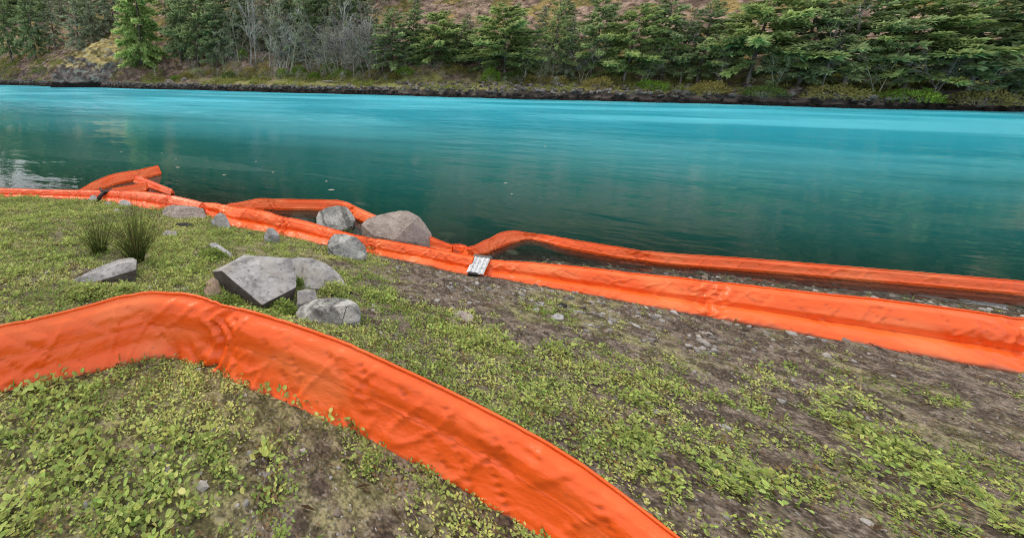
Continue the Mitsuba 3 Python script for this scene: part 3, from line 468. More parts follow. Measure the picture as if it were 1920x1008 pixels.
# ------------------------------------------------------------------ containment booms
SHORE = np.array([(0.0, -0.03), (0.0, 0.012), (0.05, 0.05), (0.12, 0.076), (0.19, 0.082), (0.185, 0.135), (0.215, 0.19), (0.265, 0.245), (0.33, 0.262), (0.345, 0.27),
                  (0.36, 0.258), (0.41, 0.21), (0.435, 0.13), (0.43, 0.04), (0.42, -0.05)])
FLOAT = np.array([(0.0, -0.10), (0.0, 0.0), (-0.004, 0.045), (0.012, 0.075), (0.05, 0.165), (0.074, 0.19), (0.083, 0.205), (0.092, 0.19), (0.15, 0.105), (0.165, 0.06), (0.155, 0.0), (0.155, -0.10)])
UPRIGHT = np.array([(-0.10, -0.03), (-0.095, 0.015), (-0.04, 0.09), (-0.015, 0.15), (0.0, 0.19), (0.0, 0.22), (0.012, 0.27), (0.045, 0.325), (0.085, 0.35), (0.098, 0.366), (0.11, 0.35),
                    (0.15, 0.31), (0.175, 0.24), (0.17, 0.12), (0.16, -0.03)])
SECTIONS = {'shore': (SHORE, 4), 'float': (FLOAT, 2), 'upright': (UPRIGHT, 4)}


def resample(path, step):
    path = np.asarray(path, float)
    d = np.r_[0, np.cumsum(np.linalg.norm(np.diff(path[:, :3], axis=0), axis=1))]
    n = max(int(d[-1] / step), 4)
    t = np.linspace(0, d[-1], n)
    from scipy.interpolate import PchipInterpolator
    return PchipInterpolator(d, path, axis=0)(t), t


def boom(label, section, mat, nodes, seed, joints=(), wrinkle=1.0, group=None, cap=True, follow=False):
    """nodes: x, y, z of the front edge and the scale of the section. Away from the camera is the section's +x."""
    key = holder('containment_boom', label=label, cat='floating boom', group=group)
    sec, cut = SECTIONS[section]
    fine = []
    for a, b in zip(sec[:-1], sec[1:]):
        k = max(int(np.linalg.norm(b - a) / 0.014), 1)
        fine += [(a + (b - a) * j / k) for j in range(k)]
    cutn = sum(max(int(np.linalg.norm(b - a) / 0.014), 1) for a, b in zip(sec[:cut], sec[1:cut + 1]))
    fine = np.array(fine + [sec[-1]])
    pts, t = resample(nodes, 0.022)
    tang = unit(np.gradient(pts[:, :3], axis=0) * [1, 1, 0])
    back = np.stack([-tang[:, 1], tang[:, 0], tang[:, 0] * 0], 1)
    back = back * np.where(back[:, 1:2] < 0, -1, 1)
    n, m = len(pts), len(fine)
    grid = pts[:, None, :3] + (back[:, None] * fine[None, :, :1] + np.array([0, 0, 1.0]) * fine[None, :, 1:]) * pts[:, None, 3:4]
    # wrinkles: long creases, slanting folds, gathers at the joints
    u, w = np.meshgrid(t, np.arange(m) * 0.014, indexing='ij')
    c = lambda a, b, s: nfbm(np.stack([u * a, w * b, u * 0 + seed], -1), 3, s) - 0.5
    disp = 0.022 * c(0.8, 3.0, 1) + 0.02 * c(1.2, 16, 2)
    slant = np.abs(nfbm(np.stack([(u + 1.2 * w) * 6.5, (w - 0.8 * u) * 1.4, u * 0 + seed + 4], -1), 2, 7) - 0.5)
    disp = disp - 0.013 * np.exp(-(slant / 0.026) ** 2)
    slant = np.abs(nfbm(np.stack([(u - 0.9 * w) * 6.0, (w + 1.0 * u) * 1.2, u * 0 + seed + 8], -1), 2, 9) - 0.5)
    disp = disp + 0.010 * np.exp(-(slant / 0.026) ** 2)
    for j in joints:
        near = np.exp(-((u - j) / 0.13) ** 2)
        disp = disp + near * (0.02 * np.sin((u - j) * 55 + 16 * c(3, 9, 12)) - 0.038) + 0.006 * near * np.sin(w * 60 + 12 * c(6, 3, 13))
    du, dw = np.gradient(grid, axis=0), np.gradient(grid, axis=1)
    nrm = unit(np.cross(du, dw))
    centre = grid.mean(axis=1, keepdims=True)
    nrm = nrm * np.sign(np.sum(nrm * (grid - centre), -1).mean())
    kt = int(np.argmax(fine[:, 1]))
    edge = (np.clip(np.arange(m) / 3.0, 0.25, 1) * np.clip(np.abs(np.arange(m) - kt) / 4.0, 0.3, 1))[None, :, None]
    grid = grid + nrm * disp[..., None] * wrinkle * edge
    hem = 0.022 * (nfbm(np.stack([t * 7, t * 0, t * 0 + seed], -1), 3, 15) - 0.5) * wrinkle
    grid[:, 0, 2] += hem
    a = grid[:, :cutn + 1].reshape(-1, 3)
    b = grid[:, cutn:].copy()
    b[:, 0] += nrm[:, cutn] * 0.004
    tex = np.stack([u, w], -1)
    put('skirt', mikit.ply((a, grid_faces(n, cutn + 1)), mat, smooth=True, uv=tex[:, :cutn + 1].reshape(-1, 2)), key)
    bf = quads_to_tris(grid_faces(n, m - cutn))
    bv = b.reshape(-1, 3)
    if cap:
        ends = []
        mm = m - cutn
        for row, s in ((0, -1), (n - 1, 1)):
            ci = len(bv)
            bv = np.vstack([bv, [b[row].mean(0) + tang[row] * 0.012 * s]])
            for k in range(mm - 1):
                ends.append([row * mm + k, row * mm + k + 1, ci])
        bf = np.vstack([bf, ends])
    tb = tex[:, cutn:].reshape(-1, 2)
    tb = np.vstack([tb, np.tile([0.0, 1.0], (len(bv) - len(tb), 1))])
    put('float_sleeve', mikit.ply((bv, bf), mat, smooth=True, uv=tb), key)
    # the welded top hem with its rope
    k = int(np.argmax(fine[:, 1]))
    rope = grid[:, k] + [0, 0, 0.003]
    tv, tf = tubes([(rope[::2], np.full(len(rope[::2]), 0.009) * np.clip(pts[::2, 3], 0.5, 1.2))], 5)
    put('top_hem', mikit.ply((tv, tf), mat, smooth=True, uv=np.tile([0.0, 1.0], (len(tv), 1))), key)
    return key, grid


for k, (label, section, mat, seed, joints, wrinkle, group, nodes) in enumerate([
('orange boom with painted pink sheen hugging the shore behind the long low boulder, left of the twist', 'shore', 'pink_sheen_vinyl', 2, [3.9, 5.5], 1.0, None, [[-8.601, 8.956, 0.107, 0.6], [-7.449, 8.815, 0.099, 0.59], [-6.572, 8.84, 0.063, 0.59], [-5.854, 8.762, 0.062, 0.62], [-5.215, 8.607, 0.075, 0.72], [-4.559, 8.247, 0.134, 0.83], [-3.914, 7.9, 0.169, 0.93], [-3.359, 7.624, 0.197, 0.92], [-2.914, 7.479, 0.204, 0.81], [-2.562, 7.248, 0.234, 0.75]]),
('long orange shore boom running from the left twist down to the connector plate', 'shore', 'orange_vinyl', 3, [1.0, 1.35, 2.9, 4.6], 1.0, None, [[-2.953, 7.892, 0.136, 0.45], [-2.662, 7.711, 0.153, 0.54], [-2.253, 7.281, 0.199, 0.78], [-1.778, 6.67, 0.277, 0.93], [-1.475, 6.414, 0.31, 1.03], [-1.135, 6.361, 0.282, 0.96], [-0.935, 6.281, 0.276, 0.89], [-0.363, 6.071, 0.261, 0.81], [0.102, 5.682, 0.327, 0.7], [0.502, 5.565, 0.291, 0.66], [0.833, 5.523, 0.24, 0.68], [1.31, 5.405, 0.192, 0.68], [1.592, 5.243, 0.207, 0.68], [1.905, 5.103, 0.188, 0.71], [2.127, 4.973, 0.201, 0.71]]),
('orange shore boom to the right of the connector plate', 'shore', 'orange_vinyl', 4, [0.05, 2.4, 4.6], 1.0, None, [[2.272, 4.958, 0.202, 0.59], [2.485, 4.923, 0.188, 0.64], [2.682, 4.794, 0.213, 0.7], [2.879, 4.684, 0.222, 0.76], [3.184, 4.508, 0.242, 0.83], [3.657, 4.288, 0.251, 0.92], [4.24, 3.869, 0.331, 1.04], [4.869, 3.414, 0.426, 1.1], [5.632, 3.041, 0.45, 1.22], [6.436, 2.706, 0.459, 1.26]]),
('orange boom floating in the shallow water behind the shore boom, passing behind the boulders', 'float', 'orange_vinyl', 5, [1.0, 2.9, 4.3], 0.8, None, [[-2.122, 8.266, 0.0, 0.55], [-1.751, 8.23, 0.0, 0.82], [-1.329, 8.23, 0.0, 1.14], [-0.481, 8.196, 0.0, 1.08], [0.334, 8.127, 0.0, 1.13], [0.498, 8.059, 0.0, 1.07], [0.764, 7.612, 0.0, 1.11], [1.115, 7.155, 0.0, 1.04], [1.418, 6.794, 0.0, 0.99], [1.694, 6.465, 0.0, 0.95], [1.928, 6.226, 0.0, 0.95], [2.12, 6.123, 0.0, 0.77], [2.24, 6.042, -0.0, 0.68]]),
('folded orange boom rising from the connector plate and floating off to the right', 'float', 'orange_vinyl', 6, [0.7, 1.6, 3.2], 0.8, None, [[2.434, 5.925, 0.0, 0.71], [2.618, 5.983, 0.0, 0.72], [2.886, 6.082, 0.0, 0.97], [3.288, 6.354, 0.0, 1.06], [3.616, 6.533, 0.0, 0.91], [3.848, 6.602, 0.0, 0.66], [4.02, 6.556, -0.0, 0.61], [4.312, 6.268, 0.0, 0.79], [4.784, 5.983, 0.0, 0.84], [5.447, 5.702, 0.0, 0.84], [6.655, 5.461, 0.0, 0.88], [8.549, 5.058, 0.0, 0.88], [10.425, 4.63, 0.0, 0.87]]),
('upright orange boom in the foreground with a gathered joint, cut off by the bottom', 'upright', 'orange_vinyl', 7, [1.66], 1.1, None, [[-2.059, 1.698, 1.289, 0.8], [-1.939, 1.812, 1.266, 0.83], [-1.819, 1.918, 1.232, 0.89], [-1.705, 2.014, 1.19, 0.93], [-1.577, 2.124, 1.147, 0.98], [-1.445, 2.24, 1.105, 1.04], [-1.321, 2.351, 1.064, 1.1], [-1.203, 2.423, 1.04, 1.1], [-1.059, 2.446, 1.004, 1.12], [-0.756, 2.342, 1.001, 1.12], [-0.549, 2.254, 1.004, 1.11], [-0.356, 2.175, 0.995, 1.12], [0.0, 1.997, 0.995, 1.11], [0.423, 1.777, 0.985, 1.03], [0.815, 1.546, 0.955, 0.99], [1.097, 1.306, 0.972, 0.91], [1.247, 1.136, 0.982, 0.82], [1.358, 0.948, 1.009, 0.76]]),
('orange boom reaching out onto the water from the left shore, ending in a blunt tip', 'float', 'orange_vinyl', 8, [3.0], 0.8, None, [[-7.137, 8.557, 0.0, 0.34], [-6.499, 8.908, 0.0, 0.41], [-6.189, 9.287, 0.0, 0.49], [-5.852, 9.744, 0.0, 1.16], [-5.628, 10.299, 0.0, 1.36], [-5.235, 10.741, 0.0, 1.34], [-4.844, 11.347, 0.0, 1.34]]),
('short pinkish orange boom lying crosswise behind the left shore boom', 'float', 'pink_sheen_vinyl', 9, [], 0.6, None, [[-5.262, 10.406, 0.0, 1.03], [-4.724, 10.04, 0.0, 0.86], [-4.224, 9.603, 0.0, 0.82], [-3.77, 9.287, 0.0, 0.67]]),
('short bright orange boom piece between the left shore boom and the pinkish one', 'float', 'orange_vinyl', 10, [], 0.6, None, [[-5.433, 9.465, 0.0, 0.5], [-4.974, 9.51, 0.0, 0.81], [-4.511, 9.556, 0.0, 1.13]]),
('crumpled orange boom fold lying against the shore boom left of the connector plate', 'float', 'orange_vinyl', 11, [], 0.9, None, [[2.193, 6.114, -0.036, 0.65], [2.345, 6.177, -0.057, 0.7], [2.433, 6.109, -0.053, 0.81], [2.452, 5.876, -0.004, 0.82], [2.417, 5.57, 0.051, 0.89]])]):
    boom(label, section, mat, nodes, seed, joints, wrinkle, group)

# connector between the two lengths of the shore boom
cen, ax, up, nr, cw, ch = [np.array(v) if isinstance(v, (list, tuple)) else v for v in ([2.285, 5.073, 0.298], [0.939, -0.344, 0.02], [0.572, 0.678, 0.461], [-0.182, -0.444, 0.877], 0.225, 0.3)]
key = holder('boom_connector', label='silver aluminium connector plate with bolts joining two lengths of orange boom', cat='connector')


def slab(cx, cy, sx, sy, th, off=0.0):
    m = trimesh.creation.box([sx, sy, th])
    m.apply_translation([cx, cy, off + th / 2])
    M = np.eye(4)
    M[:3, 0], M[:3, 1], M[:3, 2], M[:3, 3] = ax, up, nr, cen
    m.apply_transform(M)
    return m


put('plate', mikit.ply(slab(0, 0, cw, ch, 0.012), 'aluminium'), key)
for j, fx in enumerate((-0.36, -0.12, 0.14, 0.38)):
    put('rib', mikit.ply(slab(cw * fx, 0, cw * 0.1, ch * 0.98, 0.014, 0.0125), 'aluminium'), key)
for fx in (-0.24, 0.26):
    for fy in (-0.36, -0.12, 0.14, 0.37):
        mb = trimesh.creation.cylinder(radius=0.007, height=0.010, sections=10)
        M = np.eye(4)
        M[:3, 0], M[:3, 1], M[:3, 2], M[:3, 3] = ax, up, nr, cen + ax * cw * fx + up * ch * fy + nr * 0.019
        mb.apply_transform(M)
        put('bolt', mikit.ply(mb, 'aluminium', smooth=30), key)
pad = trimesh.creation.capsule(height=cw * 0.9, radius=0.034, count=[10, 8])
pad.apply_transform(trimesh.transformations.rotation_matrix(PI / 2, [0, 1, 0]))
pad.apply_translation([-cw * 0.45, 0, 0])
M = np.eye(4)
M[:3, 0], M[:3, 1], M[:3, 2], M[:3, 3] = ax, up, nr, cen + up * (ch / 2 + 0.03) + ax * cw * 0.45 - nr * 0.02
pad.apply_transform(M)
put('top_pad', mikit.ply(pad, 'grey_foam', smooth=True), key, label='dark grey pad along the top of the plate')
wt = slab(-cw * 0.1, -ch / 2 - 0.022, cw * 0.5, 0.04, 0.05, -0.01)
put('ballast_weight', mikit.ply(wt, 'black_rubber', smooth=30), key)

# black strap slung over the left booms
put('strap', mikit.ply(tubes([([[-5.195, 8.546, 0.069], [-5.169, 8.566, 0.167], [-5.157, 8.646, 0.22], [-5.146, 8.746, 0.241], [-5.136, 8.846, 0.25]], [0.05, 0.052, 0.05, 0.045, 0.04]), ([[-5.116, 8.716, 0.25], [-5.192, 8.746, 0.281], [-5.254, 8.796, 0.318], [-5.291, 8.846, 0.343]], [0.035, 0.03, 0.022, 0.012]), ([[-5.103, 8.716, 0.25], [-5.07, 8.796, 0.252], [-5.002, 8.836, 0.253], [-4.909, 8.856, 0.26]], [0.035, 0.036, 0.03, 0.018]), ([[-5.06, 8.776, 0.245], [-5.037, 8.836, 0.28], [-5.041, 8.896, 0.301]], [0.02, 0.02, 0.012])], 7), 'black_rubber', smooth=True), label='black strap knotted over the orange booms at the left shore', cat='strap')


# ------------------------------------------------------------------ rushes
def rush_clump(base, height, spread, count, seed, label):
    rng = np.random.default_rng(seed)
    key = holder('rush_clump', label=label, cat='rush plant')
    blades, cols, tips = [], [], []
    for i in range(count):
        az, tilt = rng.uniform(0, 2 * PI), spread * rng.uniform(0, 1) ** 1.0
        h = height * rng.uniform(0.5, 1.0) * (1 - 0.25 * tilt)
        r0 = rng.uniform(0, 0.075)
        b = base + np.array([math.cos(az) * r0, math.sin(az) * r0, -0.03])
        s = np.linspace(0, 1, 6)
        out = np.array([math.cos(az), math.sin(az), 0])
        bend = tilt * (0.55 * s + 0.45 * s ** 2.2)
        pts = b + out * (h * bend)[:, None] + np.array([0, 0, 1.0]) * (h * s * (1 - 0.18 * tilt * s))[:, None]
        pts[:, :2] += rng.normal(0, 0.012, 2) * s[:, None] * 2
        blades.append((pts, (0.0034 * (1 - 0.8 * s ** 1.3)) * rng.uniform(0.8, 1.25)))
        g = rng.uniform(0, 1)
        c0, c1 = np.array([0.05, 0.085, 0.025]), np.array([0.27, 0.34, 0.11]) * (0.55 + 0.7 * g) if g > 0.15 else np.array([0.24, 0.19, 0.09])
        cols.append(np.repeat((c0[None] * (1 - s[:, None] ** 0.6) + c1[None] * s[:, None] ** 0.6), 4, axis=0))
        if rng.uniform() < 0.3:
            tips.append(pts[4])
    v, f = tubes(blades, 4)
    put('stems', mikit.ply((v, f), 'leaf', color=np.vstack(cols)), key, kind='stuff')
    tips = np.array(tips)
    n = len(tips) * 4
    bb = np.repeat(tips, 4, axis=0)
    al = unit(rng.normal(0, 1, (n, 3)) + [0, 0, 0.6])
    v, f = kites(bb, al, unit(np.cross(al, rng.normal(0, 1, (n, 3)))), 0.03, 0.007)
    put('seed_heads', mikit.ply((v, f), 'leaf', color=np.tile([0.13, 0.085, 0.045], (len(v), 1))), key, kind='stuff')


for args in [([-2.807, 4.501, 0.78], 0.74, 0.8, 120, 3, 'smaller thin rush clump, the left one of the two clumps on the near bank'), ([-2.231, 4.311, 0.775], 0.88, 0.78, 270, 4, 'tall dense dark green rush clump, the right one of two on the near bank')]:
    rush_clump(np.array(args[0]), *args[1:])


# ------------------------------------------------------------------ low plants, gravel
ROCK_SPOTS = np.array([[-0.67, 3.82, 0.34], [-0.05, 4.22, 0.26], [-0.13, 3.42, 0.07], [0.09, 3.25, 0.22], [-1.1, 3.54, 0.07], [-2.28, 3.69, 0.26], [-1.47, 3.59, 0.09], [-1.52, 3.74, 0.04], [-2.68, 7.14, 0.32], [-1.76, 6.43, 0.13], [-1.39, 4.93, 0.14], [-2.4, 6.34, 0.12], [-2.38, 5.66, 0.09], [-0.78, 5.77, 0.09], [0.39, 5.29, 0.22], [0.31, 7.36, 0.29], [1.47, 6.41, 0.45], [0.84, 7.45, 0.1], [0.94, 7.06, 0.07], [-4.29, 8.03, 0.11], [-5.39, 8.68, 0.08], [-4.77, 8.23, 0.09], [-4.13, 7.38, 0.05], [1.45, 3.49, 0.09], [2.53, 3.96, 0.06], [2.42, 3.82, 0.03], [2.53, 3.63, 0.05], [2.81, 3.98, 0.05], [-1.19, 6.05, 0.05]])


def leaf_cloud(base, nrm, rng, leaves, size, reach, colour, flat=0.5, fn=kites):
    """Small plants: a rosette of leaves on short stalks at each base point."""
    n = len(base)
    az = rng.uniform(0, 2 * PI, (n, leaves))
    el = rng.uniform(-0.1, 1.25, (n, leaves)) * flat + 0.15
    d = np.stack([np.cos(az) * np.cos(el), np.sin(az) * np.cos(el), np.sin(el)], -1)
    sc = rng.uniform(0.6, 1.35, (n, 1, 1))
    st = base[:, None] + d * (reach * sc * rng.uniform(0.15, 1, (n, leaves, 1)))
    sd = unit(np.cross(d, [0, 0, 1.0]) + rng.normal(0, 0.25, d.shape))
    L = (size * sc[..., 0] * rng.uniform(0.7, 1.3, (n, leaves))).ravel()
    al = unit(d * [1, 1, 0.55] + rng.normal(0, 0.15, d.shape))
    v, f = fn(st.reshape(-1, 3), al.reshape(-1, 3), sd.reshape(-1, 3), L, L * 0.72, 0.1)
    col = np.asarray(colour)[:, None, :] * rng.uniform(0.7, 1.25, (n, leaves, 1)) * (1 + rng.normal(0, 0.06, (n, leaves, 3)))
    return v, f, np.repeat(np.clip(col.reshape(-1, 3), 0.005, 0.68), len(v) // (n * leaves), axis=0)


rng = np.random.default_rng(5)
n = 200000
xs, ss = rng.uniform(-9, 11, n), rng.uniform(0.12, 8.0, n)
ys = shore_y(xs) - ss * 1.052
keep = (ys > 0.5) & (np.abs(xs) < 2.2 + 1.75 * ys)
keep &= (ys < 4.5) | (rng.uniform(0, 1, n) < 0.8)
xs, ys, ss = xs[keep], ys[keep], ss[keep]
p3 = np.stack([xs, ys, xs * 0], -1)
mask = nfbm(p3 * 1.1, 3, 41) * 0.55 + nfbm(p3 * 5.0, 2, 43) * 0.45
bare = sstep(0.1, 1.6, xs + 0.35 * (ss - 2)) * sstep(3.2, 1.7, ss) * 0.42 + sstep(0.45, 0.1, ss) * 0.2 + 0.09 * sstep(0.6, 2.6, xs)
den = sstep(0.40, 0.58, mask - bare + 0.07 + 0.06 * sstep(0.8, -0.8, xs))
for rx, ry, rr in ROCK_SPOTS:
    den = den * np.where((xs - rx) ** 2 + (ys - ry) ** 2 < rr * rr, 0.0, 1)
keep = rng.uniform(0, 1, len(xs)) < den * 0.62 + 0.012
xs, ys = xs[keep], ys[keep]
for rx, ry, rr in ROCK_SPOTS:                       # plants growing up against the stones
    k = int(30 + 130 * rr)
    a, q = rng.uniform(0, 2 * PI, k), rr * rng.uniform(0.95, 1.45, k)
    q = q * (1 if rx < 1.6 else 2.5)
    ok = (shore_y(rx + np.cos(a) * q) - (ry + np.sin(a) * q)) > 0.25
    xs, ys = np.append(xs, (rx + np.cos(a) * q)[ok]), np.append(ys, (ry + np.sin(a) * q)[ok])
base = np.stack([xs, ys, near_z(xs, ys)], -1)
hue = nfbm(base * [1.6, 1.6, 0], 3, 51)[:, None] + rng.normal(0, 0.13, (len(xs), 1))
lo, hi, dry = np.array([0.26, 0.36, 0.10]), np.array([0.58, 0.65, 0.22]), np.array([0.24, 0.17, 0.075])
colour = lo + (hi - lo) * np.clip((hue - 0.3) / 0.4, 0, 1)
colour = np.where(rng.uniform(0, 1, (len(xs), 1)) < 0.09, dry, colour)
v, f, c = leaf_cloud(base, None, rng, 9, 0.0165, 0.036, colour)
clump = nfbm(base * [2.6, 2.6, 0], 2, 91) > 0.60
big = base[clump][::3]
for rx, ry, rr in ROCK_SPOTS:
    big = big[(big[:, 0] - rx) ** 2 + (big[:, 1] - ry) ** 2 > (rr * 1.5 + 0.12) ** 2]
bv, bf, bc = leaf_cloud(big + [0, 0, 0.025], None, rng, 9, 0.026, 0.05, (lo + (hi - lo) * rng.uniform(0.1, 0.7, (len(big), 1))) * rng.uniform(0.75, 1.2, (len(big), 1)), 0.8, leaves6)
f = np.vstack([f, bf + len(v)])
v, c = np.vstack([v, bv]), np.vstack([c, bc])
nb = len(base) // 2
gb = base[rng.integers(0, len(base), nb)] + np.concatenate([rng.normal(0, 0.03, (nb, 2)), np.zeros((nb, 1))], 1)
al = unit(rng.normal(0, 0.45, (nb, 3)) * [1, 1, 0.2] + [0, 0, 0.8])
v2, f2 = kites(gb, al, unit(np.cross(al, rng.normal(0, 1, (nb, 3)))), rng.uniform(0.03, 0.085, nb), 0.006, 0.12)
c2 = np.where(rng.uniform(0, 1, (nb, 1)) < 0.25, [[0.42, 0.36, 0.2]], [[0.26, 0.36, 0.09]]) * rng.uniform(0.6, 1.2, (nb, 1))
f = np.vstack([f, f2 + len(v)])
v, c = np.vstack([v, v2]), np.vstack([c, np.repeat(c2, 4, axis=0)])
scene['ground_cover'] = mikit.ply((v, f), 'leaf', color=c)
tagged('ground_cover', 'low yellow green leafy ground cover spread over the near bank', 'ground cover', kind='stuff')

LEAFY = [
(-2.16, 3.211, 0.159, 0.1, 'pale round leaved weed patch in front of the long tilted rock', 0, None),
(-1.871, 3.318, 0.141, 0.08, 'broad leaved weed patch right of the pale one, below the tilted rock', 0, None),
(-1.419, 4.701, 0.153, 0.07, 'dark green weed tuft left of the leaning light grey slab', 1, None),
(0.168, 3.89, 0.155, 0.11, 'bright green weed tuft at the right foot of the smooth boulder', 0, None),
(-0.361, 3.298, 0.131, 0.1, 'dark green weed growing under the front edge of the broad slab', 1, None),
(-0.908, 3.336, 0.142, 0.07, 'green weed along the left foot of the broad slab', 1, None),
(-0.247, 4.023, 0.08, 0.07, 'small green weed in the gap between the broad slab and the square block', 1, None),
(0.483, 7.223, 0.184, 0.09, 'grassy weed between the cracked boulder and the shore boom', 0, None),
(-1.189, 3.587, 0.051, 0.1, 'bright weed left of the pinkish rock', 0, None)]
for (wx_, wy_, wr, wh, label, dark, group) in LEAFY:
    n = int(420 * wr * wr / 0.04) + 30
    a, r = rng.uniform(0, 2 * PI, n), wr * 1.15 * rng.uniform(0, 1, n) ** 0.62
    lob = 0.35 + 1.1 * nfbm(np.stack([np.cos(a) * 1.6, np.sin(a) * 1.6, a * 0 + wx_ * 3], -1), 2, 3)
    bx_, by_ = wx_ + np.cos(a) * r * lob, wy_ + np.sin(a) * r * lob
    top = wh * np.maximum(1 - (r / wr) * 0.8, 0.1) * rng.uniform(0.1, 1.15, n)
    bz = near_z(bx_, by_) + top
    c0 = np.array([0.19, 0.26, 0.07]) if dark else np.array([0.33, 0.39, 0.13])
    col = c0 * rng.uniform(0.7, 1.5, (n, 1))
    v, f, c = leaf_cloud(np.stack([bx_, by_, bz], -1), None, rng, 6, 0.023, 0.035, col, 0.7, leaves6)
    key = holder('leafy_weed', label=label, cat='weed', group=group)
    put('leaves', mikit.ply((v, f), 'leaf', color=c), key, kind='stuff')
    st = [(np.array([[x0, y0, z0 - 0.02 - t0], [x0 + 0.01, y0, z0]]), np.array([0.003, 0.002])) for x0, y0, z0, t0 in list(zip(bx_, by_, bz, top))[::4]]
    v, f = tubes(st, 3)
    put('stalks', mikit.ply((v, f), 'leaf', color=np.tile([0.12, 0.14, 0.05], (len(v), 1))), key, kind='stuff')


def pebbles(pos, size, rng, flat=0.6):
    ico = trimesh.creation.icosahedron()
    n, k = len(pos), len(ico.vertices)
    q = np.linalg.qr(rng.normal(0, 1, (n, 3, 3)))[0]
    sc = size[:, None] * rng.uniform(0.55, 1.3, (n, 3))
    v = ico.vertices[None] * (1 + rng.normal(0, 0.16, (n, k, 1)))
    v = np.einsum('nij,nkj->nki', q, v * sc[:, None]) * [1, 1, flat]
    v = v + pos[:, None]
    f = (ico.faces[None] + (np.arange(n) * k)[:, None, None]).reshape(-1, 3)
    return v.reshape(-1, 3), f, k


n = 30000
xs, ss = rng.uniform(-9, 11, n), rng.uniform(-1.6, 7.6, n)
ys = shore_y(xs) - ss * 1.052
p3 = np.stack([xs, ys, xs * 0], -1)
w = 0.22 + sstep(0.2, 1.8, xs + 0.35 * (ss - 2)) * sstep(3.2, 1.6, ss) * 0.8 + sstep(0.7, 0.2, ss) * 0.4
keep = (rng.uniform(0, 1, n) < w * sstep(0.35, 0.55, nfbm(p3 * 1.7, 3, 77) + 0.08)) & (ys > 0.5) & (np.abs(xs) < 2.2 + 1.75 * ys)
xs, ys = xs[keep], ys[keep]
size = 0.007 + 0.036 * rng.uniform(0, 1, len(xs)) ** 2.8 * np.where(w[keep] > 0.4, 1.0, 0.6)
pos = np.stack([xs, ys, near_z(xs, ys) + size * 0.15], -1)
m = 16000                                            # fine grit close to the camera's feet
x2 = rng.uniform(-5, 6, m)
y2 = rng.uniform(0.5, 4.6, m)
ok = nfbm(np.stack([x2, y2, x2 * 0], -1) * 1.3, 3, 79) > 0.44
x2, y2 = x2[ok], y2[ok]
s2 = rng.uniform(0.003, 0.0085, len(x2))
pos, size = np.vstack([pos, np.stack([x2, y2, near_z(x2, y2) + s2 * 0.2], -1)]), np.r_[size, s2]
xs = pos[:, 0]
v, f, k = pebbles(pos, size, rng)
tone = rng.uniform(0.09, 0.34, (len(xs), 1)) * np.where(rng.uniform(0, 1, (len(xs), 1)) < 0.35, [[0.62, 0.5, 0.42]], [[1, 0.97, 0.94]])
tone = np.where((pos[:, 2:3] < 0.03), tone * [[0.4, 0.42, 0.34]], tone)
scene['gravel'] = mikit.ply((v, f), 'stone_chip', color=np.repeat(tone, k, axis=0))
tagged('gravel', 'loose gravel and pebbles scattered on the brown soil', 'gravel', kind='stuff')

# dead twigs and dry leaf litter on the soil
n = 16000
xs, ss = rng.uniform(-8, 10, n), rng.uniform(0.2, 7.6, n)
ys = shore_y(xs) - ss * 1.052
keep = (ys > 0.5) & (np.abs(xs) < 2.2 + 1.75 * ys)
xs, ys = xs[keep], ys[keep]
n = len(xs)
a = rng.uniform(0, 2 * PI, n)
al = unit(np.stack([np.cos(a), np.sin(a), rng.normal(0.05, 0.12, n)], -1))
v, f = kites(np.stack([xs, ys, near_z(xs, ys) + 0.012], -1), al, unit(np.cross(al, [0, 0, 1.0])), 0.02 + 0.07 * rng.uniform(0, 1, n) ** 3, 0.006 + 0.014 * rng.uniform(0, 1, n) ** 2, 0.1)
col = np.array([0.17, 0.12, 0.075]) * rng.uniform(0.3, 1.9, (n, 1))
scene['leaf_litter'] = mikit.ply((v, f), 'leaf', color=np.repeat(col, 4, axis=0))
tagged('leaf_litter', 'dry brown leaf litter and twigs lying on the bank', 'leaf litter', kind='stuff')

for i, (x0, y0, L, a0) in enumerate([(-7.829, 14.793, 0.072, 0.3), (-4.678, 12.237, 0.132, 0.0), (-2.243, 13.1, 0.084, 0.5), (-2.92, 11.283, 0.12, 0.3), (0.183, 10.571, 0.096, 2.4), (0.297, 9.744, 0.18, 0.1), (-1.466, 11.607, 0.084, 1.0), (5.232, 10.406, 0.12, 0.2), (-6.15, 14.584, 0.072, 1.2), (4.908, 9.375, 0.084, 0.4), (-5.205, 13.532, 0.06, 0.2), (9.577, 16.049, 0.12, 0.4)]):
    m = trimesh.creation.icosphere(2, 1.0)
    v = np.array(m.vertices)
    v[:, 1] += 0.25 * v[:, 0] ** 2
    v = v * [L / 2, L * 0.22, 0.012]
    ca, sa = math.cos(a0), math.sin(a0)
    v = v @ np.array([[ca, sa, 0], [-sa, ca, 0], [0, 0, 1]]) + [x0, y0, 0.006]
    put('floating_leaf', mikit.ply((v, m.faces), 'stone_chip', smooth=True, color=np.tile([0.36, 0.34, 0.29], (len(v), 1))),
        label='small pale leaf floating on the dark green water', cat='floating leaf', group='pale leaves floating on the river')


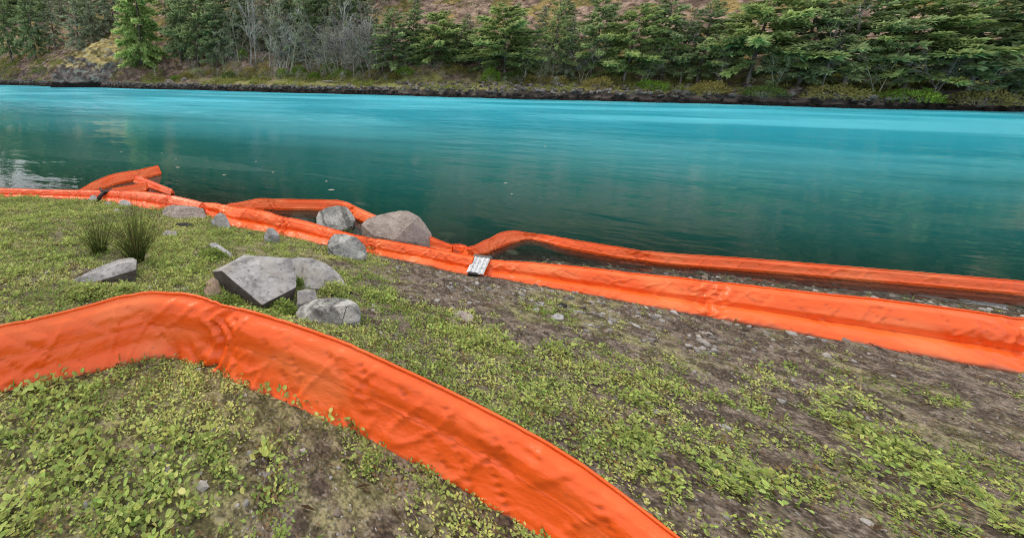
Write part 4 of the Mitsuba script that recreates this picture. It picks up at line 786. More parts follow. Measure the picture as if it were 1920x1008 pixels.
# ------------------------------------------------------------------ far bank trees
def fir_meshes(seed, H, R, clear, dense=1.0, ragged=0.25, tones=((0.05, 0.085, 0.03), (0.13, 0.185, 0.055)), power=0.8):
    """A conifer of height H with whorls of drooping sprays: (trunk, crown, crown colours)."""
    r = np.random.default_rng(seed)
    s = np.linspace(0, 1, 12)
    lean = np.cumsum(r.normal(0, 0.006, (12, 2)), axis=0) * H
    tp = np.stack([lean[:, 0], lean[:, 1], s * H - 0.6 * (s == 0)], -1)
    trunk = [(tp, 0.015 * H * (1 - s) ** 0.9 + 0.012)]
    at = lambda h: np.array([np.interp(h, s, tp[:, 0]), np.interp(h, s, tp[:, 1]), h * H])
    B, A, W, L, C = [], [], [], [], []
    lo, hi = np.array(tones[0]) * 2.4, np.array(tones[1]) * 2.15
    h = clear
    az = r.uniform(0, 6)
    while h < 0.985:
        h += 0.0085 / dense * r.uniform(0.6, 1.4)
        az += 2.4 + r.normal(0, 0.4)
        rel = (h - clear) / (1 - clear)
        full = min(1.0, 0.55 + rel * 3.2)
        blen = R * ((1 - rel) ** power * full) * (1 + r.normal(0, ragged)) + 0.12
        if blen < 0.15 or r.uniform() < 0.06:
            continue
        pitch = -0.28 + 0.75 * rel + r.normal(0, 0.1)
        d = np.array([math.cos(az) * math.cos(pitch), math.sin(az) * math.cos(pitch), math.sin(pitch)])
        o = at(h)
        m = 6
        q = np.linspace(0, 1, m)
        bp = o + d * (blen * q)[:, None] + np.array([0, 0, -0.16 * blen]) * (q ** 2)[:, None] + np.array([0, 0, 0.10 * blen]) * (q ** 4)[:, None]
        trunk.append((bp[[0, 2, 5]], np.array([0.028, 0.016, 0.006]) * (0.5 + 0.12 * blen)))
        sideways = unit(np.cross(d, [0, 0, 1.0]))
        k = int(24 * blen ** 0.9 * dense) + 9
        qq = r.uniform(0.12, 1.0, k) ** 0.75
        base = np.stack([np.interp(qq, q, bp[:, i]) for i in range(3)], -1)
        side = np.sign(r.normal(0, 1, (k, 1)))
        al = unit(np.stack([r.normal(0, .1, k), r.normal(0, .1, k), r.normal(0.05, 0.3, k)], -1) + d * r.uniform(0.35, 1.1, (k, 1)) + sideways * side * r.uniform(0.1, 1.1, (k, 1)) + np.stack([r.normal(0, .16, k), r.normal(0, .16, k), r.normal(-0.22, 0.22, k)], -1))
        sd = unit(np.cross(al, r.normal(0, 0.45, (k, 3)) + [0, 0, 1.0]))
        ln = (0.30 + 0.2 * blen * (1 - 0.6 * qq)) * r.uniform(0.6, 1.25, k)
        B.append(base); A.append(al); W.append(sd); L.append(np.minimum(ln, 1.1))
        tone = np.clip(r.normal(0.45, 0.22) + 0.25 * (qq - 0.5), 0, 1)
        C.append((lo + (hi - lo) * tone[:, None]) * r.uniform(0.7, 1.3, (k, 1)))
    B, A, W, L, C = map(np.concatenate, (B, A, W, L, C))
    v1, f1 = kites(B, A, W, L, L * 0.34, -0.06)
    n2 = np.cross(W, A)
    v2, f2 = kites(B, unit(A + 0.35 * n2), unit(W + 0.5 * n2), L * 0.75, L * 0.26, 0.05)
    v, f = join([(v1, f1), (v2, f2)])
    return tubes(trunk, 4), (v, f), np.vstack([np.repeat(C, 4, axis=0), np.repeat(C * 0.92, 4, axis=0)])


def bare_mesh(seed, H, spread, stems=1, twig=1.0, crook=1.0):
    r = np.random.default_rng(seed)
    main, fine = [], []

    def grow(o, d, length, rad, level, tgt):
        m = 7 if level == 0 else 5
        pts, cur, dd = [o], np.array(o, float), np.array(d, float)
        for _ in range(m):
            dd = unit(dd + r.normal(0, (0.07 if level == 0 else 0.17) * crook, 3) + [0, 0, 0.05 if level else 0.03])
            cur = cur + dd * length / m
            pts.append(cur)
        pts = np.array(pts)
        tgt.append((pts, rad * np.linspace(1, 0.3, len(pts))))
        if level >= 3:
            return
        kids = (int(13 * twig), 6, 5)[level]
        for k in range(kids):
            q = r.uniform(0.22 if level == 0 else 0.2, 1.0)
            i = min(int(q * m), m - 1)
            p = pts[i] + (pts[i + 1] - pts[i]) * (q * m - i)
            axis = unit(pts[i + 1] - pts[i])
            side = unit(np.cross(axis, r.normal(0, 1, 3)))
            ang = r.uniform(0.45, 1.05) * spread
            nd = unit(axis * math.cos(ang) + side * math.sin(ang))
            grow(p, nd, length * (0.42 if level == 0 else 0.5) * (1.15 - 0.6 * q) * r.uniform(0.6, 1.2), max(rad * (1 - 0.7 * q) * 0.55, 0.014), level + 1, main if level == 0 else fine)

    for k in range(stems):
        a = r.uniform(0, 2 * PI)
        grow(np.array([math.cos(a) * 0.3 * (stems > 1), math.sin(a) * 0.3 * (stems > 1), -0.4]), unit(np.array([r.normal(0, 0.1 * crook), r.normal(0, 0.1 * crook), 1])),
             H * r.uniform(0.8, 1.0), 0.0125 * H / (0.6 + 0.4 * stems), 0, main)
    return tubes(main, 4), tubes(fine, 3)


FIRS = []
for sd, R, clear, dense, ragged, tones, power in [
    (1, 0.27, 0.03, 1.35, 0.16, ((0.085, 0.135, 0.045), (0.30, 0.36, 0.15)), 0.5),     # full bright fir
    (2, 0.24, 0.10, 1.0, 0.28, ((0.085, 0.115, 0.065), (0.215, 0.265, 0.14)), 0.75),
    (3, 0.30, 0.16, 0.95, 0.33, ((0.085, 0.115, 0.06), (0.225, 0.275, 0.135)), 0.6),
    (4, 0.34, 0.20, 0.95, 0.34, ((0.085, 0.12, 0.05), (0.25, 0.30, 0.125)), 0.55),
    (5, 0.20, 0.08, 0.8, 0.3, ((0.105, 0.125, 0.092), (0.25, 0.285, 0.20)), 0.8),        # greyish, thin
    (6, 0.26, 0.22, 0.7, 0.4, ((0.09, 0.12, 0.055), (0.26, 0.30, 0.14)), 0.6),
]:
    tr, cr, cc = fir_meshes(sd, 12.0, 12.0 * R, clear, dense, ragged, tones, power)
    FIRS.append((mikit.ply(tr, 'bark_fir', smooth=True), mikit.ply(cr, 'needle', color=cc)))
BARES = []
for sd, spread, stems, twig, crook in [(11, 0.7, 1, 1.0, 0.8), (12, 0.85, 2, 0.9, 1.0), (13, 1.0, 3, 0.8, 1.5), (14, 0.75, 1, 1.3, 0.7), (15, 1.1, 2, 1.0, 1.9)]:
    BARES.append(bare_mesh(sd, 10.0, spread, stems, twig, crook))
BARE_PLY = {}


def bare_ply(k, mat):
    if (k, mat) not in BARE_PLY:
        BARE_PLY[k, mat] = (mikit.ply(BARES[k][0], mat, smooth=True), mikit.ply(BARES[k][1], mat, smooth=True))
    return BARE_PLY[k, mat]


for (x0, y0, z0, H, k, wide, rot, label, group) in [
(-40.491, 89.716, 4.865, 23.51, 0, 0.79, 292, 'big bright green fir standing on the brown ledge at the left of the far bank', None),
(-64.218, 106.29, 8.278, 18.53, 4, 0.88, 30, 'thin greyish fir behind the mossy outcrop, first from the left', 'thin firs behind the outcrop'),
(-61.555, 108.633, 10.639, 18.0, 4, 0.88, 64, 'thin greyish fir behind the mossy outcrop, second from the left', 'thin firs behind the outcrop'),
(-58.279, 109.589, 13.227, 16.93, 4, 0.81, 85, 'thin greyish fir behind the mossy outcrop, third from the left', 'thin firs behind the outcrop'),
(-31.678, 89.583, 5.332, 17.72, 1, 0.88, 65, 'dark fir first to the right of the reddish scree gap', None),
(-25.899, 85.084, 4.316, 18.74, 2, 0.84, 288, 'broad drooping dark fir, second to the right of the scree gap', None),
(-21.492, 82.695, 4.059, 16.45, 1, 0.87, 312, 'dark fir third to the right of the scree gap', None),
(-17.649, 81.87, 5.765, 17.5, 4, 0.81, 209, 'thin fir just left of the tall pale bare trunks', None),
(-7.085, 75.121, 5.529, 15.17, 4, 0.86, 14, 'dark fir behind the tangle of bare trees, first from the left', 'firs behind the bare trees'),
(-3.345, 72.941, 5.071, 14.24, 1, 0.95, 33, 'dark fir behind the tangle of bare trees, second from the left', 'firs behind the bare trees'),
(-0.197, 73.424, 6.234, 14.93, 1, 0.8, 119, 'dark fir behind the tangle of bare trees, third from the left', 'firs behind the bare trees'),
(2.39, 71.052, 5.757, 12.7, 4, 0.93, 155, 'dark fir behind the tangle of bare trees, fourth from the left', 'firs behind the bare trees'),
(5.255, 71.206, 6.687, 13.08, 1, 0.85, 223, 'dark fir behind the tangle of bare trees, fifth from the left', 'firs behind the bare trees'),
(8.285, 70.204, 6.816, 11.03, 4, 1.11, 172, 'dark fir behind the tangle of bare trees, sixth from the left', 'firs behind the bare trees'),
(11.186, 62.862, 2.783, 10.13, 2, 1.32, 95, 'dark trunked fir with ragged crown, alone right of the bare trees', None),
(14.526, 63.42, 5.119, 9.91, 1, 0.93, 57, 'slim fir half hidden behind the dark trunked fir', None),
(17.378, 60.289, 3.824, 8.38, 3, 1.41, 248, 'low spreading green fir with a visible trunk and dark lower skirt', None),
(20.732, 58.526, 4.028, 6.6, 2, 1.44, 264, 'grey green fir between the low spreading fir and the big broad fir', None),
(22.943, 56.463, 3.542, 7.24, 5, 1.34, 11, 'loose fir just left of the big broad fir', None),
(25.073, 53.405, 2.375, 9.43, 3, 1.48, 40, 'biggest broad fir toward the right, crown filled with lit sprays', None),
(27.427, 52.288, 2.107, 6.12, 5, 1.37, 162, 'small ragged fir at the right foot of the big broad fir', None),
(30.408, 51.427, 2.12, 11.11, 5, 0.69, 140, 'tall thin fir near the right, with pale trunk showing', None),
(31.998, 50.806, 1.994, 7.99, 4, 1.02, 319, 'thin pale fir right of the tall thin fir', None),
(34.148, 49.146, 2.155, 11.21, 2, 0.91, 186, 'dark fir on the far bank, first one right of the thin pale fir', 'firs along the downstream far bank'),
(36.59, 47.034, 1.81, 8.82, 3, 1.2, 151, 'dark fir on the far bank, second one right of the thin pale fir', 'firs along the downstream far bank'),
(40.119, 46.011, 2.202, 11.05, 1, 1.09, 155, 'dark fir on the far bank, third one right of the thin pale fir', 'firs along the downstream far bank'),
(42.467, 43.772, 1.65, 8.98, 2, 1.24, 239, 'dark fir on the far bank, fourth one right of the thin pale fir', 'firs along the downstream far bank'),
(45.0, 41.165, 1.725, 10.93, 3, 1.16, 211, 'dark fir on the far bank, fifth one right of the thin pale fir', 'firs along the downstream far bank'),
(47.288, 38.826, 1.531, 9.64, 1, 1.4, 62, 'dark fir on the far bank, sixth one right of the thin pale fir', 'firs along the downstream far bank'),
(49.866, 37.15, 1.44, 10.7, 2, 1.21, 265, 'dark fir on the far bank, seventh one right of the thin pale fir', 'firs along the downstream far bank'),
(52.969, 35.437, 1.315, 8.7, 3, 1.42, 272, 'dark fir on the far bank, eighth one right of the thin pale fir', 'firs along the downstream far bank'),
(55.718, 33.819, 1.205, 10.9, 2, 1.29, 344, 'dark fir on the far bank, ninth one right of the thin pale fir', 'firs along the downstream far bank'),
(58.533, 32.756, 1.08, 9.97, 1, 1.62, 283, 'dark fir on the far bank, tenth one right of the thin pale fir', 'firs along the downstream far bank'),
(-91.337, 116.61, 5.76, 23.37, 2, 0.69, 102, 'dark fir left of the mossy outcrop, second from the left', 'firs left of the outcrop'),
(-81.847, 113.76, 6.881, 24.32, 1, 0.68, 115, 'dark fir left of the mossy outcrop, third from the left', 'firs left of the outcrop'),
(-77.209, 116.21, 9.982, 19.06, 4, 0.85, 233, 'dark fir left of the mossy outcrop, fourth from the left', 'firs left of the outcrop'),
(-106.688, 126.475, 6.333, 28.03, 2, 0.63, 234, 'dark fir left of the mossy outcrop, first from the left', 'firs left of the outcrop'),
(-40.496, 105.821, 16.343, 12.88, 5, 0.88, 250, 'fir higher up the slope behind the mossy outcrop and bright fir', 'upslope firs behind the mossy outcrop and bright fir'),
(-15.345, 88.686, 10.806, 13.1, 4, 0.94, 312, 'fir higher up the slope behind the thicket of bare trees', 'upslope firs behind the thicket of bare trees'),
(-10.161, 84.631, 9.58, 14.37, 1, 0.75, 105, 'fir higher up the slope behind the thicket of bare trees', 'upslope firs behind the thicket of bare trees'),
(-5.971, 81.559, 10.171, 13.98, 4, 0.81, 337, 'fir higher up the slope behind the thicket of bare trees', 'upslope firs behind the thicket of bare trees'),
(1.044, 78.495, 10.297, 12.13, 1, 0.83, 0, 'fir higher up the slope behind the thicket of bare trees', 'upslope firs behind the thicket of bare trees'),
(-22.655, 94.559, 11.33, 15.09, 1, 0.91, 27, 'fir higher up the slope behind the dark firs right of the scree gap', 'upslope firs behind the dark firs right of the scree gap'),
(-32.452, 99.517, 11.771, 17.06, 4, 0.93, 350, 'fir higher up the slope behind the dark firs right of the scree gap', 'upslope firs behind the dark firs right of the scree gap'),
(-27.072, 94.328, 10.104, 16.26, 1, 0.74, 339, 'fir higher up the slope behind the dark firs right of the scree gap', 'upslope firs behind the dark firs right of the scree gap'),
(4.135, 77.888, 10.833, 11.44, 5, 0.8, 107, 'fir higher up the slope behind the thicket of bare trees', 'upslope firs behind the thicket of bare trees'),
(-2.692, 81.027, 10.741, 12.31, 1, 0.84, 50, 'fir higher up the slope behind the thicket of bare trees', 'upslope firs behind the thicket of bare trees'),
(-34.792, 96.311, 9.266, 17.59, 1, 0.7, 113, 'fir higher up the slope behind the dark firs right of the scree gap', 'upslope firs behind the dark firs right of the scree gap'),
(-24.196, 89.217, 7.414, 16.62, 4, 0.93, 15, 'fir higher up the slope behind the dark firs right of the scree gap', 'upslope firs behind the dark firs right of the scree gap'),
(-16.501, 84.958, 8.078, 15.96, 1, 0.77, 321, 'fir higher up the slope behind the thicket of bare trees', 'upslope firs behind the thicket of bare trees'),
(-11.391, 80.799, 6.988, 13.12, 4, 0.99, 238, 'fir higher up the slope behind the thicket of bare trees', 'upslope firs behind the thicket of bare trees'),
(-5.626, 76.275, 7.154, 12.9, 1, 0.86, 210, 'fir higher up the slope behind the thicket of bare trees', 'upslope firs behind the thicket of bare trees'),
(-1.015, 75.878, 7.915, 13.86, 1, 0.79, 88, 'fir higher up the slope behind the thicket of bare trees', 'upslope firs behind the thicket of bare trees'),
(3.927, 73.459, 8.133, 12.17, 4, 0.97, 169, 'fir higher up the slope behind the thicket of bare trees', 'upslope firs behind the thicket of bare trees'),
(7.078, 73.647, 8.524, 11.82, 1, 0.9, 68, 'fir higher up the slope behind the thicket of bare trees', 'upslope firs behind the thicket of bare trees'),
(22.813, 61.967, 6.836, 5.17, 4, 1.92, 278, 'fir higher up the slope behind the spreading firs toward the right', 'upslope firs behind the spreading firs toward the right'),
(28.707, 57.016, 5.785, 5.78, 1, 1.43, 170, 'fir higher up the slope behind the spreading firs toward the right', 'upslope firs behind the spreading firs toward the right'),
(30.336, 54.948, 4.966, 6.96, 4, 1.26, 10, 'fir higher up the slope behind the spreading firs toward the right', 'upslope firs behind the spreading firs toward the right'),
(33.013, 54.641, 5.665, 8.21, 1, 0.96, 91, 'fir higher up the slope behind the spreading firs toward the right', 'upslope firs behind the spreading firs toward the right'),
(-56.055, 109.703, 14.073, 16.12, 4, 0.85, 254, 'fir higher up the slope behind the mossy outcrop and bright fir', 'upslope firs behind the mossy outcrop and bright fir'),
(-66.373, 114.834, 14.013, 17.45, 1, 0.76, 187, 'fir higher up the slope behind the mossy outcrop and bright fir', 'upslope firs behind the mossy outcrop and bright fir')]:
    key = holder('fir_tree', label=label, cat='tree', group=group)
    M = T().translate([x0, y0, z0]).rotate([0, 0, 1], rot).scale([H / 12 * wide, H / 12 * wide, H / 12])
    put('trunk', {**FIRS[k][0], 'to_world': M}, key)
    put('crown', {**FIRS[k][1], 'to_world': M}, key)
for (x0, y0, z0, H, k, mat, wide, rot, label, group) in [
(-13.717, 78.086, 4.61, 15.86, 3, 'bark_pale', 0.8, 134, 'tall pale bare trunk, leftmost of the three pale trunks left of centre', None),
(-12.46, 77.44, 4.393, 17.77, 0, 'bark_pale', 0.75, 91, 'tall pale bare trunk, middle one of the three pale trunks left of centre', None),
(-9.523, 74.839, 3.949, 15.79, 0, 'bark_pale', 0.8, 32, 'tall pale bare trunk, rightmost of the three pale trunks left of centre', None),
(-1.4, 68.685, 2.59, 7.31, 4, 'bark_pale', 1.2, 219, 'crooked pale dead tree on the green bank in the middle', None),
(-0.745, 68.393, 2.228, 5.54, 2, 'bark_pale', 1.1, 237, 'short twisted pale stump with bare limbs beside the crooked dead tree', None),
(-16.087, 79.459, 5.057, 10.9, 1, 'bark_lichen', 1.0, 187, 'tall greenish lichen grey leafless tree in the tangled thicket at mid bank', 'tall greenish lichen grey trees of the thicket'),
(-11.005, 75.147, 3.358, 7.2, 2, 'bark_mauve', 1.1, 335, 'short mauve grey leafless tree in the tangled thicket at mid bank', 'short mauve grey trees of the thicket'),
(-8.01, 74.008, 4.132, 13.64, 3, 'bark_lichen', 1.0, 334, 'tall greenish lichen grey leafless tree in the tangled thicket at mid bank', 'tall greenish lichen grey trees of the thicket'),
(-6.187, 71.182, 2.862, 8.19, 2, 'bark_pale', 1.2, 74, 'short pale white grey leafless tree in the tangled thicket at mid bank', 'short pale white grey trees of the thicket'),
(-4.665, 71.792, 3.906, 9.9, 1, 'bark_mauve', 1.1, 218, 'tall mauve grey leafless tree in the tangled thicket at mid bank', 'tall mauve grey trees of the thicket'),
(-2.608, 71.439, 4.277, 12.97, 3, 'bark_lichen', 1.0, 226, 'tall greenish lichen grey leafless tree in the tangled thicket at mid bank', 'tall greenish lichen grey trees of the thicket'),
(0.56, 68.798, 3.046, 8.59, 2, 'bark_pale', 1.2, 89, 'tall pale white grey leafless tree in the tangled thicket at mid bank', 'tall pale white grey trees of the thicket'),
(1.689, 69.37, 4.055, 11.09, 1, 'bark_lichen', 1.1, 107, 'tall greenish lichen grey leafless tree in the tangled thicket at mid bank', 'tall greenish lichen grey trees of the thicket'),
(3.117, 67.626, 3.401, 8.93, 4, 'bark_pale', 1.2, 175, 'tall pale white grey leafless tree in the tangled thicket at mid bank', 'tall pale white grey trees of the thicket'),
(4.203, 67.511, 3.935, 11.71, 3, 'bark_pale', 1.0, 267, 'tall pale white grey leafless tree in the tangled thicket at mid bank', 'tall pale white grey trees of the thicket'),
(5.413, 66.529, 3.305, 8.05, 2, 'bark_mauve', 1.2, 105, 'short mauve grey leafless tree in the tangled thicket at mid bank', 'short mauve grey trees of the thicket'),
(6.513, 66.827, 3.836, 11.27, 1, 'bark_mauve', 1.1, 259, 'tall mauve grey leafless tree in the tangled thicket at mid bank', 'tall mauve grey trees of the thicket'),
(2.547, 66.951, 2.776, 10.3, 4, 'bark_lichen', 1.3, 235, 'tall greenish lichen grey leafless tree in the tangled thicket at mid bank', 'tall greenish lichen grey trees of the thicket'),
(3.77, 66.042, 2.602, 9.51, 2, 'bark_mauve', 1.3, 78, 'tall mauve grey leafless tree in the tangled thicket at mid bank', 'tall mauve grey trees of the thicket'),
(5.678, 65.252, 2.519, 11.1, 4, 'bark_pale', 1.2, 139, 'tall pale white grey leafless tree in the tangled thicket at mid bank', 'tall pale white grey trees of the thicket'),
(8.24, 64.474, 2.524, 10.17, 2, 'bark_pale', 1.3, 298, 'tall pale white grey leafless tree in the tangled thicket at mid bank', 'tall pale white grey trees of the thicket'),
(1.114, 68.341, 2.773, 10.51, 2, 'bark_mauve', 1.2, 303, 'tall mauve grey leafless tree in the tangled thicket at mid bank', 'tall mauve grey trees of the thicket'),
(6.874, 64.836, 2.608, 8.53, 4, 'bark_lichen', 1.4, 236, 'tall greenish lichen grey leafless tree in the tangled thicket at mid bank', 'tall greenish lichen grey trees of the thicket'),
(-5.241, 70.154, 2.77, 10.79, 4, 'bark_lichen', 1.2, 1, 'tall greenish lichen grey leafless tree in the tangled thicket at mid bank', 'tall greenish lichen grey trees of the thicket'),
(-6.751, 70.979, 2.674, 11.89, 2, 'bark_pale', 1.1, 245, 'tall pale white grey leafless tree in the tangled thicket at mid bank', 'tall pale white grey trees of the thicket'),
(-8.666, 72.534, 2.958, 12.75, 4, 'bark_lichen', 1.2, 81, 'tall greenish lichen grey leafless tree in the tangled thicket at mid bank', 'tall greenish lichen grey trees of the thicket'),
(9.969, 63.775, 2.612, 9.19, 4, 'bark_mauve', 1.2, 295, 'tall mauve grey leafless tree in the tangled thicket at mid bank', 'tall mauve grey trees of the thicket'),
(7.623, 65.307, 3.039, 9.78, 3, 'bark_pale', 1.0, 328, 'tall pale white grey leafless tree in the tangled thicket at mid bank', 'tall pale white grey trees of the thicket'),
(8.778, 64.657, 2.952, 6.53, 2, 'bark_lichen', 1.2, 154, 'short greenish lichen grey leafless tree in the tangled thicket at mid bank', 'short greenish lichen grey trees of the thicket'),
(9.223, 65.499, 3.731, 9.93, 1, 'bark_pale', 1.0, 344, 'tall pale white grey leafless tree in the tangled thicket at mid bank', 'tall pale white grey trees of the thicket'),
(-12.219, 74.96, 2.761, 4.9, 2, 'bark_mauve', 1.2, 273, 'short mauve grey leafless tree in the tangled thicket at mid bank', 'short mauve grey trees of the thicket'),
(-8.101, 69.976, 1.932, 4.87, 4, 'bark_pale', 1.2, 117, 'short pale white grey leafless tree in the tangled thicket at mid bank', 'short pale white grey trees of the thicket'),
(4.446, 65.346, 2.258, 4.79, 4, 'bark_mauve', 1.2, 316, 'short mauve grey leafless tree in the tangled thicket at mid bank', 'short mauve grey trees of the thicket'),
(7.766, 63.317, 1.856, 4.58, 2, 'bark_pale', 1.2, 138, 'short pale white grey leafless tree in the tangled thicket at mid bank', 'short pale white grey trees of the thicket'),
(12.566, 61.631, 2.622, 4.98, 4, 'bark_lichen', 1.1, 36, 'short greenish lichen grey leafless tree in the tangled thicket at mid bank', 'short greenish lichen grey trees of the thicket'),
(-19.586, 80.243, 3.389, 6.66, 2, 'bark_lichen', 1.1, 213, 'short greenish lichen grey leafless tree in the tangled thicket at mid bank', 'short greenish lichen grey trees of the thicket'),
(-22.13, 81.55, 3.181, 4.9, 4, 'bark_lichen', 1.0, 305, 'short greenish lichen grey leafless tree in the tangled thicket at mid bank', 'short greenish lichen grey trees of the thicket'),
(-16.713, 76.853, 2.553, 5.23, 2, 'bark_mauve', 1.1, 236, 'short mauve grey leafless tree in the tangled thicket at mid bank', 'short mauve grey trees of the thicket'),
(-7.443, 76.993, 6.796, 13.42, 0, 'bark_lichen', 0.9, 141, 'tall greenish lichen grey leafless tree in the tangled thicket at mid bank', 'tall greenish lichen grey trees of the thicket'),
(0.0, 74.534, 7.057, 12.61, 0, 'bark_lichen', 0.9, 324, 'tall greenish lichen grey leafless tree in the tangled thicket at mid bank', 'tall greenish lichen grey trees of the thicket'),
(5.331, 72.408, 7.5, 11.69, 3, 'bark_mauve', 0.9, 172, 'tall mauve grey leafless tree in the tangled thicket at mid bank', 'tall mauve grey trees of the thicket'),
(-4.106, 76.686, 7.771, 13.3, 3, 'bark_mauve', 0.9, 138, 'tall mauve grey leafless tree in the tangled thicket at mid bank', 'tall mauve grey trees of the thicket'),
(3.525, 73.199, 7.833, 13.28, 1, 'bark_pale', 1.0, 52, 'tall pale white grey leafless tree in the tangled thicket at mid bank', 'tall pale white grey trees of the thicket'),
(8.563, 72.815, 8.087, 11.19, 1, 'bark_lichen', 1.0, 76, 'tall greenish lichen grey leafless tree in the tangled thicket at mid bank', 'tall greenish lichen grey trees of the thicket'),
(-22.521, 80.873, 2.75, 2.35, 2, 'bark_mauve', 1.5, 251, 'low mauve grey leafless bush on the far bank left of the thicket', 'low mauve grey bushes left of the thicket'),
(-20.236, 79.099, 2.123, 2.51, 4, 'bark_pale', 1.5, 287, 'low pale leafless bush on the far bank left of the thicket', 'low pale bushes left of the thicket'),
(-18.362, 78.635, 2.963, 2.69, 1, 'bark_lichen', 1.5, 105, 'low lichen green leafless bush on the far bank left of the thicket', 'low lichen green bushes left of the thicket'),
(-15.864, 75.702, 2.156, 2.6, 2, 'bark_mauve', 1.5, 226, 'low mauve grey leafless bush on the far bank left of the thicket', 'low mauve grey bushes left of the thicket'),
(-13.968, 74.29, 1.774, 2.17, 4, 'bark_mauve', 1.5, 313, 'low mauve grey leafless bush on the far bank at the foot of the thicket', 'low mauve grey bushes at the foot of the thicket'),
(-11.41, 73.461, 1.786, 2.53, 1, 'bark_pale', 1.5, 53, 'low pale leafless bush on the far bank at the foot of the thicket', 'low pale bushes at the foot of the thicket'),
(-9.234, 71.347, 1.818, 2.27, 2, 'bark_lichen', 1.5, 99, 'low lichen green leafless bush on the far bank at the foot of the thicket', 'low lichen green bushes at the foot of the thicket'),
(-7.13, 68.821, 1.673, 2.01, 4, 'bark_mauve', 1.5, 188, 'low mauve grey leafless bush on the far bank at the foot of the thicket', 'low mauve grey bushes at the foot of the thicket'),
(-5.684, 69.615, 2.216, 2.39, 1, 'bark_mauve', 1.5, 202, 'low mauve grey leafless bush on the far bank at the foot of the thicket', 'low mauve grey bushes at the foot of the thicket'),
(-4.054, 67.621, 1.875, 2.15, 2, 'bark_pale', 1.5, 143, 'low pale leafless bush on the far bank at the foot of the thicket', 'low pale bushes at the foot of the thicket'),
(-2.551, 66.841, 1.708, 1.95, 4, 'bark_lichen', 1.5, 143, 'low lichen green leafless bush on the far bank at the foot of the thicket', 'low lichen green bushes at the foot of the thicket'),
(0.364, 66.741, 1.888, 2.47, 1, 'bark_mauve', 1.5, 46, 'low mauve grey leafless bush on the far bank at the foot of the thicket', 'low mauve grey bushes at the foot of the thicket'),
(2.151, 65.81, 2.078, 2.44, 2, 'bark_mauve', 1.5, 220, 'low mauve grey leafless bush on the far bank at the foot of the thicket', 'low mauve grey bushes at the foot of the thicket'),
(3.49, 63.995, 1.759, 2.04, 4, 'bark_pale', 1.5, 335, 'low pale leafless bush on the far bank at the foot of the thicket', 'low pale bushes at the foot of the thicket'),
(5.55, 63.651, 1.935, 2.19, 1, 'bark_lichen', 1.5, 70, 'low lichen green leafless bush on the far bank at the foot of the thicket', 'low lichen green bushes at the foot of the thicket'),
(6.996, 62.547, 1.617, 1.99, 2, 'bark_mauve', 1.5, 287, 'low mauve grey leafless bush on the far bank at the foot of the thicket', 'low mauve grey bushes at the foot of the thicket'),
(8.904, 62.206, 1.791, 2.14, 4, 'bark_mauve', 1.5, 64, 'low mauve grey leafless bush on the far bank at the foot of the thicket', 'low mauve grey bushes at the foot of the thicket'),
(10.077, 60.555, 1.658, 1.77, 1, 'bark_pale', 1.5, 15, 'low pale leafless bush on the far bank right of the thicket', 'low pale bushes right of the thicket'),
(11.899, 61.503, 1.968, 1.79, 2, 'bark_lichen', 1.5, 268, 'low lichen green leafless bush on the far bank right of the thicket', 'low lichen green bushes right of the thicket'),
(14.219, 59.675, 2.154, 1.58, 4, 'bark_mauve', 1.5, 65, 'low mauve grey leafless bush on the far bank right of the thicket', 'low mauve grey bushes right of the thicket'),
(15.21, 58.757, 2.009, 1.4, 1, 'bark_mauve', 1.5, 270, 'low mauve grey leafless bush on the far bank right of the thicket', 'low mauve grey bushes right of the thicket'),
(18.645, 57.023, 2.035, 1.36, 2, 'bark_pale', 1.5, 119, 'low pale leafless bush on the far bank right of the thicket', 'low pale bushes right of the thicket'),
(24.445, 51.143, 1.577, 1.5, 4, 'bark_lichen', 1.5, 204, 'low lichen green leafless bush on the far bank right of the thicket', 'low lichen green bushes right of the thicket'),
(25.94, 50.623, 1.455, 1.75, 1, 'bark_mauve', 1.5, 338, 'low mauve grey leafless bush on the far bank right of the thicket', 'low mauve grey bushes right of the thicket'),
(28.224, 50.133, 1.469, 1.74, 2, 'bark_mauve', 1.5, 331, 'low mauve grey leafless bush on the far bank right of the thicket', 'low mauve grey bushes right of the thicket'),
(29.405, 48.221, 1.394, 1.67, 4, 'bark_pale', 1.5, 171, 'low pale leafless bush on the far bank right of the thicket', 'low pale bushes right of the thicket'),
(-24.234, 80.947, 2.104, 2.36, 1, 'bark_lichen', 1.5, 74, 'low lichen green leafless bush on the far bank left of the thicket', 'low lichen green bushes left of the thicket'),
(-35.014, 83.442, 1.635, 3.53, 0, 'bark_pale', 0.9, 90, 'thin pale sapling leaning at the waterline under the bright fir', None),
(-28.344, 85.465, 4.097, 3.13, 4, 'bark_pale', 0.9, 306, 'small pale bare sapling by the yellow mossy boulder, first from the left', 'saplings by the mossy boulder'),
(-26.821, 83.76, 3.189, 3.51, 1, 'bark_pale', 0.9, 211, 'small pale bare sapling by the yellow mossy boulder, second from the left', 'saplings by the mossy boulder'),
(22.77, 54.86, 2.361, 4.02, 4, 'bark_lichen', 1.2, 60, 'lichen covered bare bush left of the big broad fir', None),
(27.032, 51.474, 1.844, 5.64, 3, 'bark_lichen', 1.1, 318, 'lichen grey bare tree at the foot of the big broad fir, first from the left', 'lichen trees near the right'),
(27.971, 50.853, 1.721, 4.8, 4, 'bark_lichen', 1.2, 347, 'lichen grey bare tree at the foot of the big broad fir, second from the left', 'lichen trees near the right'),
(29.324, 51.186, 1.85, 6.26, 1, 'bark_lichen', 1.0, 348, 'lichen grey bare tree at the foot of the big broad fir, third from the left', 'lichen trees near the right'),
(32.82, 49.076, 1.762, 6.14, 2, 'bark_mauve', 1.1, 224, 'leafless grey tree among the dark firs, first one right of the thin pale fir', 'leafless trees along the downstream far bank'),
